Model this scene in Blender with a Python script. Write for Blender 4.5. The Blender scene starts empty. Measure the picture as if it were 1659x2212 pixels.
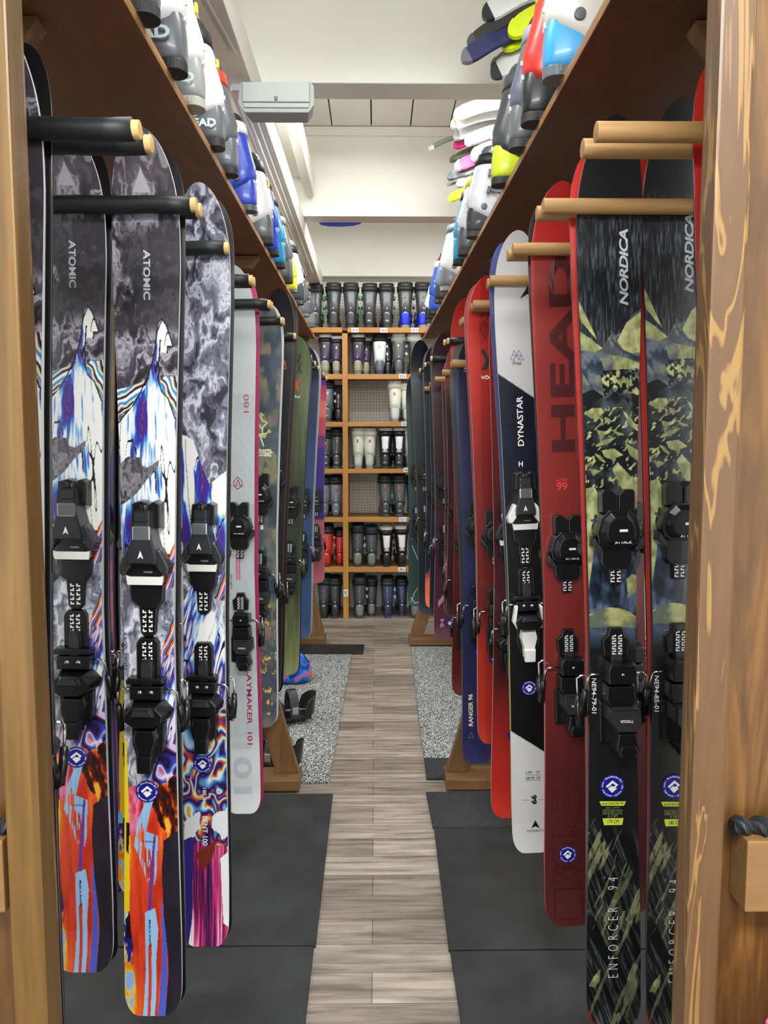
import bpy, bmesh, math, random
import numpy as np
from mathutils import Vector, Matrix, Euler
random.seed(4)
C = bpy.context.scene.collection
R = math.radians
# ---------------------------------------------------------------- camera
FPX = 1661.0; TH = math.atan(149/1661.0); YAW = math.atan(0.0117); H = 1.40
cd = bpy.data.cameras.new('camera'); cam = bpy.data.objects.new('camera', cd); C.objects.link(cam)
cam.location = (0, 0, H); cam.rotation_euler = (math.pi/2-TH, 0, -YAW)
cd.sensor_fit = 'HORIZONTAL'; cd.sensor_width = 36; cd.lens = 36*FPX/1659; cd.clip_start = .02
bpy.context.scene.camera = cam
# ---------------------------------------------------------------- world, lights, exposure
sc = bpy.context.scene
w = bpy.data.worlds.new('World'); sc.world = w; w.use_nodes = True
w.node_tree.nodes['Background'].inputs[0].default_value = (.93, .97, 1, 1)
w.node_tree.nodes['Background'].inputs[1].default_value = 1.2
sc.view_settings.view_transform = 'Standard'; sc.view_settings.look = 'None'
sc.view_settings.gamma = 1; sc.view_settings.exposure = 0.78
def area(name, loc, rot, sx, sy, power, col=(.985, 1, .965)):
    d = bpy.data.lights.new(name, 'AREA'); d.shape = 'RECTANGLE'; d.size = sx; d.size_y = sy; d.energy = power; d.color = col
    o = bpy.data.objects.new(name, d); C.objects.link(o); o.location = loc; o.rotation_euler = rot; return o
area('unseen_area_light', (0.1, -0.6, 2.70), (R(25), 0, 0), 1.6, .5, 55)  # unseen area lamps added to light aisle, beams and racks; no fixtures modelled
area('unseen_area_light', (0, 1.45, 2.98), (0, 0, 0), 1.2, .35, 24)
area('unseen_area_light', (.2, 3.75, 3.12), (0, 0, 0), 2.4, .2, 36)
area('unseen_area_light', (.2, 5.35, 3.12), (0, 0, 0), 2.6, .25, 20)
area('unseen_area_light', (-2.2, 3.0, 2.72), (0, 0, 0), .3, 3.5, 40)
area('unseen_area_light', (2.2, 3.0, 2.72), (0, 0, 0), .3, 3.5, 40)

# ---------------------------------------------------------------- projection helpers (pixel of the 1659x2212 frame <-> place)
def W(px, py, Y):
    u = (px-829.5)/FPX; v = (1106-py)/FPX
    x = u; y = math.cos(TH)+v*math.sin(TH); z = -math.sin(TH)+v*math.cos(TH)
    xw = x*math.cos(YAW)+y*math.sin(YAW); yw = -x*math.sin(YAW)+y*math.cos(YAW)
    k = Y/yw
    return Vector((xw*k, Y, H+z*k))
def FL(px, py, z=0.0):
    a = W(px, py, 1.0)-Vector((0, 0, H)); k = (z-H)/a.z
    return Vector((a.x*k, a.y*k, z))
def PR(x, y, z):
    xc = x*math.cos(YAW)-y*math.sin(YAW); yc = x*math.sin(YAW)+y*math.cos(YAW); zc = z-H
    d = yc*math.cos(TH)-zc*math.sin(TH); up = yc*math.sin(TH)+zc*math.cos(TH)
    return 829.5+FPX*xc/d, 1106-FPX*up/d
def lin(c):
    if isinstance(c, str):
        c = c.lstrip('#'); c = [int(c[i:i+2], 16)/255 for i in (0, 2, 4)]
    return tuple((x/12.92 if x <= .04045 else ((x+.055)/1.055)**2.4) for x in c)

# ---------------------------------------------------------------- materials
MATS = {}
def mat(name, col, rough=.45, metal=0, coat=0, var=.0, vscale=30, bump=0, spec=.5):
    if name in MATS: return MATS[name]
    m = bpy.data.materials.new(name); m.use_nodes = True; nt = m.node_tree; b = nt.nodes['Principled BSDF']
    c = lin(col)+(1,)
    b.inputs['Base Color'].default_value = c; b.inputs['Roughness'].default_value = rough
    b.inputs['Metallic'].default_value = metal; b.inputs['Coat Weight'].default_value = coat
    b.inputs['Specular IOR Level'].default_value = spec
    if var or bump:
        tc = nt.nodes.new('ShaderNodeTexCoord'); n = nt.nodes.new('ShaderNodeTexNoise')
        n.inputs['Scale'].default_value = vscale; n.inputs['Detail'].default_value = 5
        nt.links.new(tc.outputs['Object'], n.inputs['Vector'])
        if var:
            r = nt.nodes.new('ShaderNodeValToRGB')
            r.color_ramp.elements[0].position = .3; r.color_ramp.elements[1].position = .7
            r.color_ramp.elements[0].color = tuple(x*(1-var) for x in c[:3])+(1,)
            r.color_ramp.elements[1].color = tuple(min(1, x*(1+var)) for x in c[:3])+(1,)
            nt.links.new(n.outputs['Fac'], r.inputs[0]); nt.links.new(r.outputs[0], b.inputs['Base Color'])
        if bump:
            bp = nt.nodes.new('ShaderNodeBump'); bp.inputs['Strength'].default_value = bump; bp.inputs['Distance'].default_value = .002
            nt.links.new(n.outputs['Fac'], bp.inputs['Height']); nt.links.new(bp.outputs[0], b.inputs['Normal'])
    MATS[name] = m; return m
def wood(name, light, dark, axis='Z', scale=9, rough=.45, dist=1.2, contrast=(.25, .75), fine=.35, stretch=.06, knots=False, vein=None, vfreq=30):
    if name in MATS: return MATS[name]
    m = bpy.data.materials.new(name); m.use_nodes = True; nt = m.node_tree; N = nt.nodes; L = nt.links; b = N['Principled BSDF']
    tc = N.new('ShaderNodeTexCoord'); mp = N.new('ShaderNodeMapping')
    s = [scale]*3; s['XYZ'.index(axis)] = scale*stretch; mp.inputs['Scale'].default_value = s
    L.new(tc.outputs['Object'], mp.inputs[0])
    nz = N.new('ShaderNodeTexNoise'); nz.inputs['Scale'].default_value = 1.5; nz.inputs['Detail'].default_value = 3; nz.inputs['Distortion'].default_value = dist
    L.new(mp.outputs[0], nz.inputs[0])
    mul = N.new('ShaderNodeMath'); mul.operation = 'MULTIPLY'; mul.inputs[1].default_value = 9; L.new(nz.outputs['Fac'], mul.inputs[0])
    sn = N.new('ShaderNodeMath'); sn.operation = 'SINE'; L.new(mul.outputs[0], sn.inputs[0])
    ma = N.new('ShaderNodeMath'); ma.operation = 'MULTIPLY_ADD'; ma.inputs[1].default_value = .5; ma.inputs[2].default_value = .5; L.new(sn.outputs[0], ma.inputs[0])
    n2 = N.new('ShaderNodeTexNoise'); n2.inputs['Scale'].default_value = 14; n2.inputs['Detail'].default_value = 6; L.new(mp.outputs[0], n2.inputs[0])
    mx = N.new('ShaderNodeMix'); mx.inputs[0].default_value = fine; L.new(ma.outputs[0], mx.inputs[2]); L.new(n2.outputs['Fac'], mx.inputs[3])
    r = N.new('ShaderNodeValToRGB'); r.color_ramp.elements[0].position = contrast[0]; r.color_ramp.elements[1].position = contrast[1]
    r.color_ramp.elements[0].color = lin(dark)+(1,); r.color_ramp.elements[1].color = lin(light)+(1,)
    L.new(mx.outputs[0], r.inputs[0])
    out = r.outputs[0]
    if vein:
        vr = N.new('ShaderNodeValToRGB'); vr.color_ramp.elements[0].position = .93; vr.color_ramp.elements[1].position = .99
        vr.color_ramp.elements[0].color = (0, 0, 0, 1); vr.color_ramp.elements[1].color = (1, 1, 1, 1)
        m4 = N.new('ShaderNodeMath'); m4.operation = 'MULTIPLY'; m4.inputs[1].default_value = vfreq; L.new(nz.outputs['Fac'], m4.inputs[0])
        s4 = N.new('ShaderNodeMath'); s4.operation = 'SINE'; L.new(m4.outputs[0], s4.inputs[0]); L.new(s4.outputs[0], vr.inputs[0])
        mv = N.new('ShaderNodeMix'); mv.data_type = 'RGBA'; L.new(vr.outputs[0], mv.inputs[0]); L.new(out, mv.inputs[6]); mv.inputs[7].default_value = lin(vein)+(1,); out = mv.outputs[2]
    if knots:
        v = N.new('ShaderNodeTexVoronoi'); v.inputs['Scale'].default_value = 1.0
        m2 = N.new('ShaderNodeMapping'); s2 = [knots]*3; s2['XYZ'.index(axis)] = knots*.45; m2.inputs['Scale'].default_value = s2; m2.inputs['Location'].default_value = (.3, .1, .2)
        L.new(tc.outputs['Object'], m2.inputs[0]); L.new(m2.outputs[0], v.inputs[0])
        kr = N.new('ShaderNodeValToRGB'); kr.color_ramp.elements[0].position = .04; kr.color_ramp.elements[1].position = .13
        kr.color_ramp.elements[0].color = (0, 0, 0, 1); kr.color_ramp.elements[1].color = (1, 1, 1, 1)
        L.new(v.outputs['Distance'], kr.inputs[0])
        mm = N.new('ShaderNodeMix'); mm.data_type = 'RGBA'; L.new(kr.outputs[0], mm.inputs[0])
        mm.inputs[6].default_value = tuple(x*.35 for x in lin(dark))+(1,); L.new(out, mm.inputs[7]); out = mm.outputs[2]
    L.new(out, b.inputs['Base Color']); b.inputs['Roughness'].default_value = rough
    MATS[name] = m; return m
def attr_mat(name, rough=.3, coat=.35):
    if name in MATS: return MATS[name]
    m = bpy.data.materials.new(name); m.use_nodes = True; nt = m.node_tree; b = nt.nodes['Principled BSDF']
    a = nt.nodes.new('ShaderNodeVertexColor'); a.layer_name = 'Col'
    nt.links.new(a.outputs['Color'], b.inputs['Base Color'])
    b.inputs['Roughness'].default_value = rough; b.inputs['Coat Weight'].default_value = coat; b.inputs['Coat Roughness'].default_value = .12
    MATS[name] = m; return m
def pegboard_mat():
    m = bpy.data.materials.new('pegboard'); m.use_nodes = True; nt = m.node_tree; N = nt.nodes; L = nt.links; b = N['Principled BSDF']
    tc = N.new('ShaderNodeTexCoord'); sp = N.new('ShaderNodeSeparateXYZ'); L.new(tc.outputs['Object'], sp.inputs[0])
    cell = .0254
    sq = []
    for ax in ('X', 'Z'):
        d = N.new('ShaderNodeMath'); d.operation = 'DIVIDE'; d.inputs[1].default_value = cell; L.new(sp.outputs[ax], d.inputs[0])
        f = N.new('ShaderNodeMath'); f.operation = 'FRACT'; L.new(d.outputs[0], f.inputs[0])
        s = N.new('ShaderNodeMath'); s.operation = 'SUBTRACT'; s.inputs[1].default_value = .5; L.new(f.outputs[0], s.inputs[0])
        p = N.new('ShaderNodeMath'); p.operation = 'MULTIPLY'; L.new(s.outputs[0], p.inputs[0]); L.new(s.outputs[0], p.inputs[1]); sq.append(p)
    a = N.new('ShaderNodeMath'); a.operation = 'ADD'; L.new(sq[0].outputs[0], a.inputs[0]); L.new(sq[1].outputs[0], a.inputs[1])
    g = N.new('ShaderNodeMath'); g.operation = 'GREATER_THAN'; g.inputs[1].default_value = .022; L.new(a.outputs[0], g.inputs[0])
    mx = N.new('ShaderNodeMix'); mx.data_type = 'RGBA'; mx.inputs[6].default_value = lin('#4a4238')+(1,); mx.inputs[7].default_value = lin('#e2ddd2')+(1,)
    L.new(g.outputs[0], mx.inputs[0]); L.new(mx.outputs[2], b.inputs['Base Color']); b.inputs['Roughness'].default_value = .55
    return m
def floor_mat():
    m = bpy.data.materials.new('vinyl_planks'); m.use_nodes = True; nt = m.node_tree; N = nt.nodes; L = nt.links; b = N['Principled BSDF']
    tc = N.new('ShaderNodeTexCoord')
    br = N.new('ShaderNodeTexBrick'); br.inputs['Scale'].default_value = 1; br.inputs['Brick Width'].default_value = 1.3; br.inputs['Row Height'].default_value = .115
    br.inputs['Mortar Size'].default_value = .0012; br.offset = .43; br.inputs['Bias'].default_value = 0
    br.inputs['Color1'].default_value = lin('#847a71')+(1,); br.inputs['Color2'].default_value = lin('#b3a99e')+(1,); br.inputs['Mortar'].default_value = lin('#4c453e')+(1,)
    m0 = N.new('ShaderNodeMapping'); m0.inputs['Location'].default_value = (.75, .03, 0); L.new(tc.outputs['Object'], m0.inputs[0]); L.new(m0.outputs[0], br.inputs[0])
    mp = N.new('ShaderNodeMapping'); mp.inputs['Scale'].default_value = (2.2, 26, 1); L.new(tc.outputs['Object'], mp.inputs[0])
    nz = N.new('ShaderNodeTexNoise'); nz.inputs['Scale'].default_value = 1.6; nz.inputs['Detail'].default_value = 8; nz.inputs['Roughness'].default_value = .62; nz.inputs['Distortion'].default_value = .5
    L.new(mp.outputs[0], nz.inputs[0])
    r = N.new('ShaderNodeValToRGB'); r.color_ramp.elements[0].position = .3; r.color_ramp.elements[1].position = .68
    r.color_ramp.elements[0].color = (.20, .175, .15, 1); r.color_ramp.elements[1].color = (1.22, 1.19, 1.15, 1)
    L.new(nz.outputs['Fac'], r.inputs[0])
    mx = N.new('ShaderNodeMix'); mx.data_type = 'RGBA'; mx.blend_type = 'MULTIPLY'; mx.inputs[0].default_value = .85
    L.new(br.outputs['Color'], mx.inputs[6]); L.new(r.outputs[0], mx.inputs[7]); L.new(mx.outputs[2], b.inputs['Base Color'])
    b.inputs['Roughness'].default_value = .42
    return m
def speckle_mat(name, base, spot, scale, lo, hi, rough=.8):
    m = bpy.data.materials.new(name); m.use_nodes = True; nt = m.node_tree; N = nt.nodes; L = nt.links; b = N['Principled BSDF']
    tc = N.new('ShaderNodeTexCoord'); nz = N.new('ShaderNodeTexNoise'); nz.inputs['Scale'].default_value = scale; nz.inputs['Detail'].default_value = 2
    L.new(tc.outputs['Object'], nz.inputs[0])
    r = N.new('ShaderNodeValToRGB'); r.color_ramp.elements[0].position = lo; r.color_ramp.elements[1].position = hi
    r.color_ramp.elements[0].color = lin(base)+(1,); r.color_ramp.elements[1].color = lin(spot)+(1,)
    L.new(nz.outputs['Fac'], r.inputs[0]); L.new(r.outputs[0], b.inputs['Base Color']); b.inputs['Roughness'].default_value = rough
    bp = N.new('ShaderNodeBump'); bp.inputs['Strength'].default_value = .25; bp.inputs['Distance'].default_value = .001
    L.new(nz.outputs['Fac'], bp.inputs['Height']); L.new(bp.outputs[0], b.inputs['Normal'])
    return m

# ---------------------------------------------------------------- mesh helpers
class MB:
    def __init__(s): s.v = []; s.f = []; s.mi = []; s.sm = []
    def add(s, vs, fs, m=0, smooth=False):
        o = len(s.v); s.v += [tuple(x) for x in vs]
        for f in fs: s.f.append([i+o for i in f]); s.mi.append(m); s.sm.append(smooth)
        return s
    def box(s, c, d, m=0, rot=None):
        vs = []
        M_ = Euler(rot).to_matrix() if rot else None
        for i in (-1, 1):
            for j in (-1, 1):
                for k in (-1, 1):
                    p = Vector((i*d[0]/2, j*d[1]/2, k*d[2]/2))
                    if M_: p = M_ @ p
                    vs.append(p+Vector(c))
        return s.add(vs, [(0, 1, 3, 2), (4, 6, 7, 5), (0, 4, 5, 1), (2, 3, 7, 6), (0, 2, 6, 4), (1, 5, 7, 3)], m)
    def prism(s, poly, y0, y1, k=1.0, m=0, c=None, off=(0, 0)):
        # poly in (x,z); extruded along y from y0 (full) to y1 (scaled k about centroid)
        n = len(poly); cx = sum(p[0] for p in poly)/n; cz = sum(p[1] for p in poly)/n
        a = [(p[0], y0, p[1]) for p in poly]; b = [(cx+(p[0]-cx)*k+off[0], y1, cz+(p[1]-cz)*k+off[1]) for p in poly]
        fs = [(i, (i+1) % n, (i+1) % n+n, i+n) for i in range(n)]+[tuple(range(n-1, -1, -1)), tuple(range(n, 2*n))]
        return s.add(a+b, fs, m)
    def loft(s, rings, m=0, cap0=True, cap1=True, smooth=True):
        n = len(rings[0]); vs = [p for r in rings for p in r]; fs = []
        for i in range(len(rings)-1):
            for j in range(n):
                fs.append((i*n+j, i*n+(j+1) % n, (i+1)*n+(j+1) % n, (i+1)*n+j))
        if cap0: fs.append(tuple(range(n-1, -1, -1)))
        if cap1: fs.append(tuple(range((len(rings)-1)*n, len(rings)*n)))
        return s.add(vs, fs, m, smooth)
    def tube(s, pts, r, n=8, m=0, r1=None):
        pts = [Vector(p) for p in pts]; rings = []
        for i, p in enumerate(pts):
            t = (pts[min(i+1, len(pts)-1)]-pts[max(i-1, 0)]).normalized()
            a = t.cross(Vector((0, 0, 1)) if abs(t.z) < .9 else Vector((1, 0, 0))).normalized(); b = t.cross(a)
            rr = r if r1 is None else r+(r1-r)*i/(len(pts)-1)
            rings.append([p+a*rr*math.cos(2*math.pi*j/n)+b*rr*math.sin(2*math.pi*j/n) for j in range(n)])
        return s.loft(rings, m)
    def build(s, name, mats, parent=None, bevel=0, seg=2):
        me = bpy.data.meshes.new(name); me.from_pydata(s.v, [], s.f)
        if not isinstance(mats, (list, tuple)): mats = [mats]
        for m in mats: me.materials.append(m)
        me.polygons.foreach_set('material_index', s.mi); me.polygons.foreach_set('use_smooth', s.sm)
        bm = bmesh.new(); bm.from_mesh(me); bmesh.ops.recalc_face_normals(bm, faces=bm.faces)
        if bevel:
            es = [e for e in bm.edges if len(e.link_faces) == 2 and e.calc_face_angle(0) > .5]
            bmesh.ops.bevel(bm, geom=es, offset=bevel, segments=seg, profile=.6, affect='EDGES', clamp_overlap=True)
        bm.to_mesh(me); bm.free()
        o = bpy.data.objects.new(name, me); C.objects.link(o)
        if parent: o.parent = parent
        return o
def tag(o, label=None, cat=None, group=None, kind=None):
    if label: o['label'] = label
    if cat: o['category'] = cat
    if group: o['group'] = group
    if kind: o['kind'] = kind
    return o
def empty(name, loc=(0, 0, 0), rot=(0, 0, 0)):
    o = bpy.data.objects.new(name, None); C.objects.link(o); o.location = loc; o.rotation_euler = rot; o.empty_display_size = .05; return o
def copy_tree(o, parent=None):
    c = o.copy(); C.objects.link(c); c.parent = parent
    for ch in list(o.children): copy_tree(ch, c)
    return c
_tcache = {}
def text_geo(s, bold=0.0, shear=0.0, space=1.0, res=3):
    key = (s, bold, shear, space, res)
    if key in _tcache: return _tcache[key]
    cu = bpy.data.curves.new('t', 'FONT'); cu.body = s; cu.size = 1; cu.offset = bold; cu.shear = shear; cu.space_character = space
    cu.resolution_u = res; cu.align_x = 'CENTER'; cu.align_y = 'CENTER'
    o = bpy.data.objects.new('t', cu); C.objects.link(o)
    dg = bpy.context.evaluated_depsgraph_get(); me = bpy.data.meshes.new_from_object(o.evaluated_get(dg))
    vs = [(v.co.x, v.co.y) for v in me.vertices]; fs = [tuple(p.vertices) for p in me.polygons]
    bpy.data.objects.remove(o); bpy.data.curves.remove(cu); bpy.data.meshes.remove(me)
    if vs:
        xs = [v[0] for v in vs]; ys = [v[1] for v in vs]; cx = (min(xs)+max(xs))/2; cy = (min(ys)+max(ys))/2
        vs = [(x-cx, y-cy) for x, y in vs]
        wd = max(xs)-min(xs); ht = max(ys)-min(ys)
    else: wd = ht = 1
    _tcache[key] = (vs, fs, wd, ht); return _tcache[key]
def fmat(name, c, rough=.4, metal=0, coat=.0): return mat(name, c, rough, metal, coat)
M_white = mat('print_white', '#f2f2f0', .4); M_black = mat('print_black', '#0c0c0e', .4)
PLAST = mat('black_plastic', '#0d0e10', .32, 0, .25); PLAST2 = mat('charcoal_plastic', '#2b2e33', .34, 0, .2)
WHITE_P = mat('white_plastic', '#ecebe8', .35, 0, .2); STEEL = mat('steel', '#c8c8ca', .22, 1)
CLEAR = mat('clear_window', '#a9adb0', .08, .7); EDGE = mat('ski_edge_steel', '#a9abb0', .25, .8)

# ---------------------------------------------------------------- noise and painting in numpy (designs printed on the skis)
def _h(ix, iy, seed):
    n = (ix.astype(np.int64)*374761393+iy.astype(np.int64)*668265263+seed*144665) & 0x7fffffff
    n = ((n ^ (n >> 13))*1274126177) & 0x7fffffff
    return ((n ^ (n >> 16)) & 0xffff)/65535.0
def vn(x, y, seed=0):
    ix = np.floor(x); iy = np.floor(y); fx = x-ix; fy = y-iy; fx = fx*fx*(3-2*fx); fy = fy*fy*(3-2*fy)
    a = _h(ix, iy, seed); b = _h(ix+1, iy, seed); c = _h(ix, iy+1, seed); d = _h(ix+1, iy+1, seed)
    return a+(b-a)*fx+(c-a)*fy+(a-b-c+d)*fx*fy
def fbm(x, y, seed=0, o=4):
    r = 0; a = .5; t = 0
    for i in range(o): r = r+a*vn(x, y, seed+i*17); t += a; a *= .5; x = x*2.03+5.1; y = y*2.03+1.7
    return r/t
def col3(c): return np.array(lin(c))
def mixc(a, b, t): return a*(1-t[..., None])+b*t[..., None]
def ss(a, b, x): t = np.clip((x-a)/(b-a), 0, 1); return t*t*(3-2*t)
def poly(X, Y, P):
    ins = np.zeros(X.shape, bool); n = len(P)
    for i in range(n):
        x1, y1 = P[i]; x2, y2 = P[(i+1) % n]
        if y1 == y2: continue
        c = ((y1 > Y) != (y2 > Y)) & (X < (x2-x1)*(Y-y1)/(y2-y1)+x1); ins ^= c
    return ins
def line(X, Y, P, wd):
    m = np.zeros(X.shape, bool)
    for (x1, y1), (x2, y2) in zip(P[:-1], P[1:]):
        dx, dy = x2-x1, y2-y1; l = dx*dx+dy*dy+1e-9; t = np.clip(((X-x1)*dx+(Y-y1)*dy)/l, 0, 1)
        m |= ((X-x1-t*dx)**2+(Y-y1-t*dy)**2) < (wd/2)**2
    return m
def ramp(t, stops):
    out = np.zeros(t.shape+(3,)); ps = [s[0] for s in stops]; cs = np.array([lin(s[1]) for s in stops])
    for k in range(3): out[..., k] = np.interp(t, ps, cs[:, k])
    return out
def Z(P, ox, oy, k): return [(ox+a*k, oy+b*k) for a, b in P]
def flat(c, c2=None, a=.5):
    def f(x, s, L): 
        o = np.zeros(x.shape+(3,))+col3(c)
        if c2: o = mixc(o, col3(c2), ss(a-.05, a+.05, s/L))
        return o
    return f

def d_marble(seed=1, warm=0.0, lo='#26242a', mid='#6a6674', hi='#d5d6e2', scale=1.0):
    def f(X, Y):
        x = X/34*scale; y = Y/60*scale
        wx = fbm(x, y, seed, 4)*3.2; wy = fbm(x+7, y+3, seed+5, 4)*3.2
        n = fbm(x+wx, y+wy, seed+9, 5)
        v = 1-np.abs(n-.5)*9; v = np.clip(v, 0, 1)**3
        c = ramp(n, [(.25, lo), (.42, mid), (.52, hi), (.6, mid), (.75, lo)])
        c = mixc(c, col3('#15131a'), np.clip(1-np.abs(fbm(x+wx*1.3, y+wy, seed+33, 3)-.5)*40, 0, 1)*.8)
        return c
    return f
def atomic_design(X, Y, var=0):
    """X across and Y down, in picture units of the middle graphic ski (x 245-390, y 297-2180)"""
    g = d_marble(3, lo='#2a272d', mid='#5b5661', hi='#b4b1be')(X, Y)
    if var: g = d_marble(8, lo='#35343d', mid='#8a8aa0', hi='#dcdeea')(X, Y)
    else:
        n = fbm(X/40, Y/70, 5, 3)
        g = mixc(g, col3('#3a373d'), ss(460, 520, Y)*(1-ss(700, 740, Y))*ss(.3, .5, n+(X-300)/300)*.9)
        g = mixc(g, col3('#6b6068'), (1-ss(380, 470, Y))*.45)
        for P in (Z([(930, 1105), (985, 1255), (870, 1255)], 0, 0, .3376), Z([(850, 1395), (930, 1350), (1042, 1393), (960, 1365), (900, 1365)], 0, 0, .3376)):
            g = np.where(poly(X, Y, P)[..., None], col3('#b6b2bd'), g)
    c = g
    k = .33755; oy = 520 if not var else 520
    # mountain
    sx = 318; 
    wx = (fbm(X/18, Y/60, 40, 3)-.5)*10
    XX = X+wx*.6; YY = Y+(fbm(X/14, Y/25, 44, 3)-.5)*24
    mt = Z([(1045, 505), (1072, 545), (1100, 625), (1115, 682), (1083, 678), (1078, 722), (1035, 720), (1030, 800), (1024, 890), (1040, 960), (1085, 1010), (1130, 1130), (1210, 1180), (1210, 2000), (700, 2000), (700, 1250), (740, 1210), (800, 1130), (860, 1060), (905, 985), (950, 880), (985, 780), (1000, 700), (1015, 590), (1028, 530)], 0, 520, k)
    if var: mt = [(385, 935), (420, 950), (440, 1010), (455, 1045), (500, 1010), (500, 1200), (385, 1200)]
    m = poly(X, Y, mt)
    XS = X-(Y-900)*.10*np.sign(X-sx+.1)*.4
    t = fbm(XS/15+wx*.05, Y/130, 50, 4)+(fbm(XS/3, Y/60, 55, 2)-.5)*.10
    body = ramp(t, [(.40, '#f4f2ee'), (.53, '#eef1f6'), (.58, '#4aa6e4'), (.64, '#2b3fc0'), (.72, '#4b2a8a')])
    bl = np.abs(fbm(XS/17+2, Y/150, 58, 2)-.5) < .014
    body = np.where(bl[..., None], col3('#241c22'), body)
    ed = np.abs(fbm(XS/17+2, Y/150, 58, 2)-.5)
    body = mixc(body, col3('#c9b23a'), (np.exp(-((ed-.035)/.006)**2))*.5*(t > .5))
    c = np.where(m[..., None], body, c)
    if not var:
        # striped colourful flanks
        for P, s in ((Z([(735, 1110), (740, 960), (830, 940), (925, 905), (965, 880), (930, 960), (880, 1010), (850, 1070), (760, 1120)], 0, 520, k), -.55), (Z([(1030, 905), (1065, 870), (1140, 870), (1140, 1120), (1110, 1060), (1080, 1010), (1040, 960)], 0, 520, k), 1.6)):
            q = (X-300)*(.62 if s < 0 else 1)+(Y-850)*(.9 if s < 0 else -.45)
            st = (q/26+fbm(X/20, Y/30, 3, 2)*.7) % 1
            sc_ = ramp(st, [(0, '#16141a'), (.07, '#16141a'), (.1, '#f2f2f2'), (.35, '#f2f2f2'), (.42, '#37a3e0'), (.6, '#2a6fd0'), (.68, '#d9df3f'), (.78, '#e8e9e4'), (.9, '#5a2448'), (1, '#16141a')])
            c = np.where(poly(X, Y, P)[..., None], sc_, c)
        for P in (mt[:-1],):
            c = np.where(line(X, Y, P[13-13:6]+[], 3)[..., None], col3('#1c1517'), c)
            c = np.where(line(X, Y, [P[0]]+P[-1:-9:-1], 2.6)[..., None], col3('#1c1517'), c)
        c = np.where(line(X, Y, Z([(1035, 640), (1025, 800), (1024, 900), (1045, 970), (1085, 1010), (1130, 1140)], 0, 520, k), 3)[..., None], col3('#1a1a2c'), c)
        dk = Z([(770, 1440), (830, 1380), (915, 1385), (925, 1440), (960, 1450), (1030, 1400), (1020, 1460), (950, 1530), (900, 1600), (850, 1650), (770, 1700)], 0, 520, k)
        gm = d_marble(12, lo='#2c2a2e', mid='#4b484e', hi='#8e8b94')(X, Y)
        c = np.where(poly(X, Y, dk)[..., None], gm, c)
    # middle: pale marble with a coloured flank on the right
    mid = d_marble(21, lo='#5c5c6a', mid='#a9adbe', hi='#e9ecf4', scale=.9)(X, Y)
    a = ss(1235, 1262, YY+(fbm(X/20, Y/30, 9, 3)-.5)*60)
    c = mixc(c, mid, (a > .5)*1.0)
    q = (X-330)*1.1-(Y-1230)*.28
    fl = poly(X, Y, [(352, 1270), (372, 1190), (400, 1130), (400, 1245), (375, 1268)]) | poly(X, Y, [(345, 1425), (360, 1380), (375, 1330), (400, 1290), (400, 1440)])
    if var: fl = poly(X, Y, [(465, 1290), (480, 1240), (500, 1200), (500, 1300)])
    st = ((X-(Y-1200)*-.42)/17+fbm(X/20, Y/40, 6, 2)*.8) % 1
    sc_ = ramp(st, [(0, '#17131a'), (.1, '#17131a'), (.14, '#d6502a'), (.35, '#e0762f'), (.5, '#f0e9e6'), (.62, '#a05fc4'), (.8, '#5a2f9a'), (.92, '#33b0c8'), (1, '#17131a')])
    c = np.where(fl[..., None], sc_, c)
    # lower right: white with blue and black strokes
    low = poly(XX, Y, [(350, 1415), (405, 1400), (405, 1600), (405, 1700), (330, 1700), (330, 1560), (345, 1500)])
    if var: low = poly(XX, Y, [(380, 1330), (420, 1260), (450, 1300), (500, 1380), (510, 1650), (380, 1700)])
    t = fbm((X+(Y-1500)*.25)/13+wx*.05, (Y-(X-350)*.5)/95, 71, 4)
    body2 = ramp(t, [(.3, '#f4f2f0'), (.44, '#f0eff4'), (.5, '#8ec0ee'), (.55, '#3a56c8'), (.62, '#3b1f70'), (.7, '#e8d9ee')])
    body2 = np.where((np.abs(fbm((X+(Y-1500)*.25)/16+9, Y/90, 75, 2)-.5) < .018)[..., None], col3('#160f1c'), body2)
    c = np.where(low[..., None], body2, c)
    # swirl band
    wx2 = fbm(X/44, Y/60, 80, 2)*4; wy2 = fbm(X/44+3, Y/60, 84, 2)*4
    sw = fbm(X/44+wx2*.6, Y/80+wy2*.6, 88, 2)
    if var: swc = ramp((sw*5) % 1, [(0, '#1a1022'), (.16, '#3b2b80'), (.35, '#58a8dc'), (.5, '#e9edf2'), (.62, '#d2b23a'), (.75, '#c0452e'), (.9, '#6a2f6e'), (1, '#1a1022')])
    else: swc = ramp((sw*4.5) % 1, [(0, '#140d1c'), (.2, '#2b2478'), (.4, '#3b50b8'), (.52, '#e7dfee'), (.62, '#c77fb0'), (.8, '#3a1c5a'), (1, '#140d1c')])
    a = ss(1570, 1640, YY)*(X > (255 if not var else 0))
    if not var: a = a*(ss(315, 345, XX+(Y-1600)*.2))
    else: a = ss(1500, 1560, YY)
    c = mixc(c, swc, (a > .5)*1.0)
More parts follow.
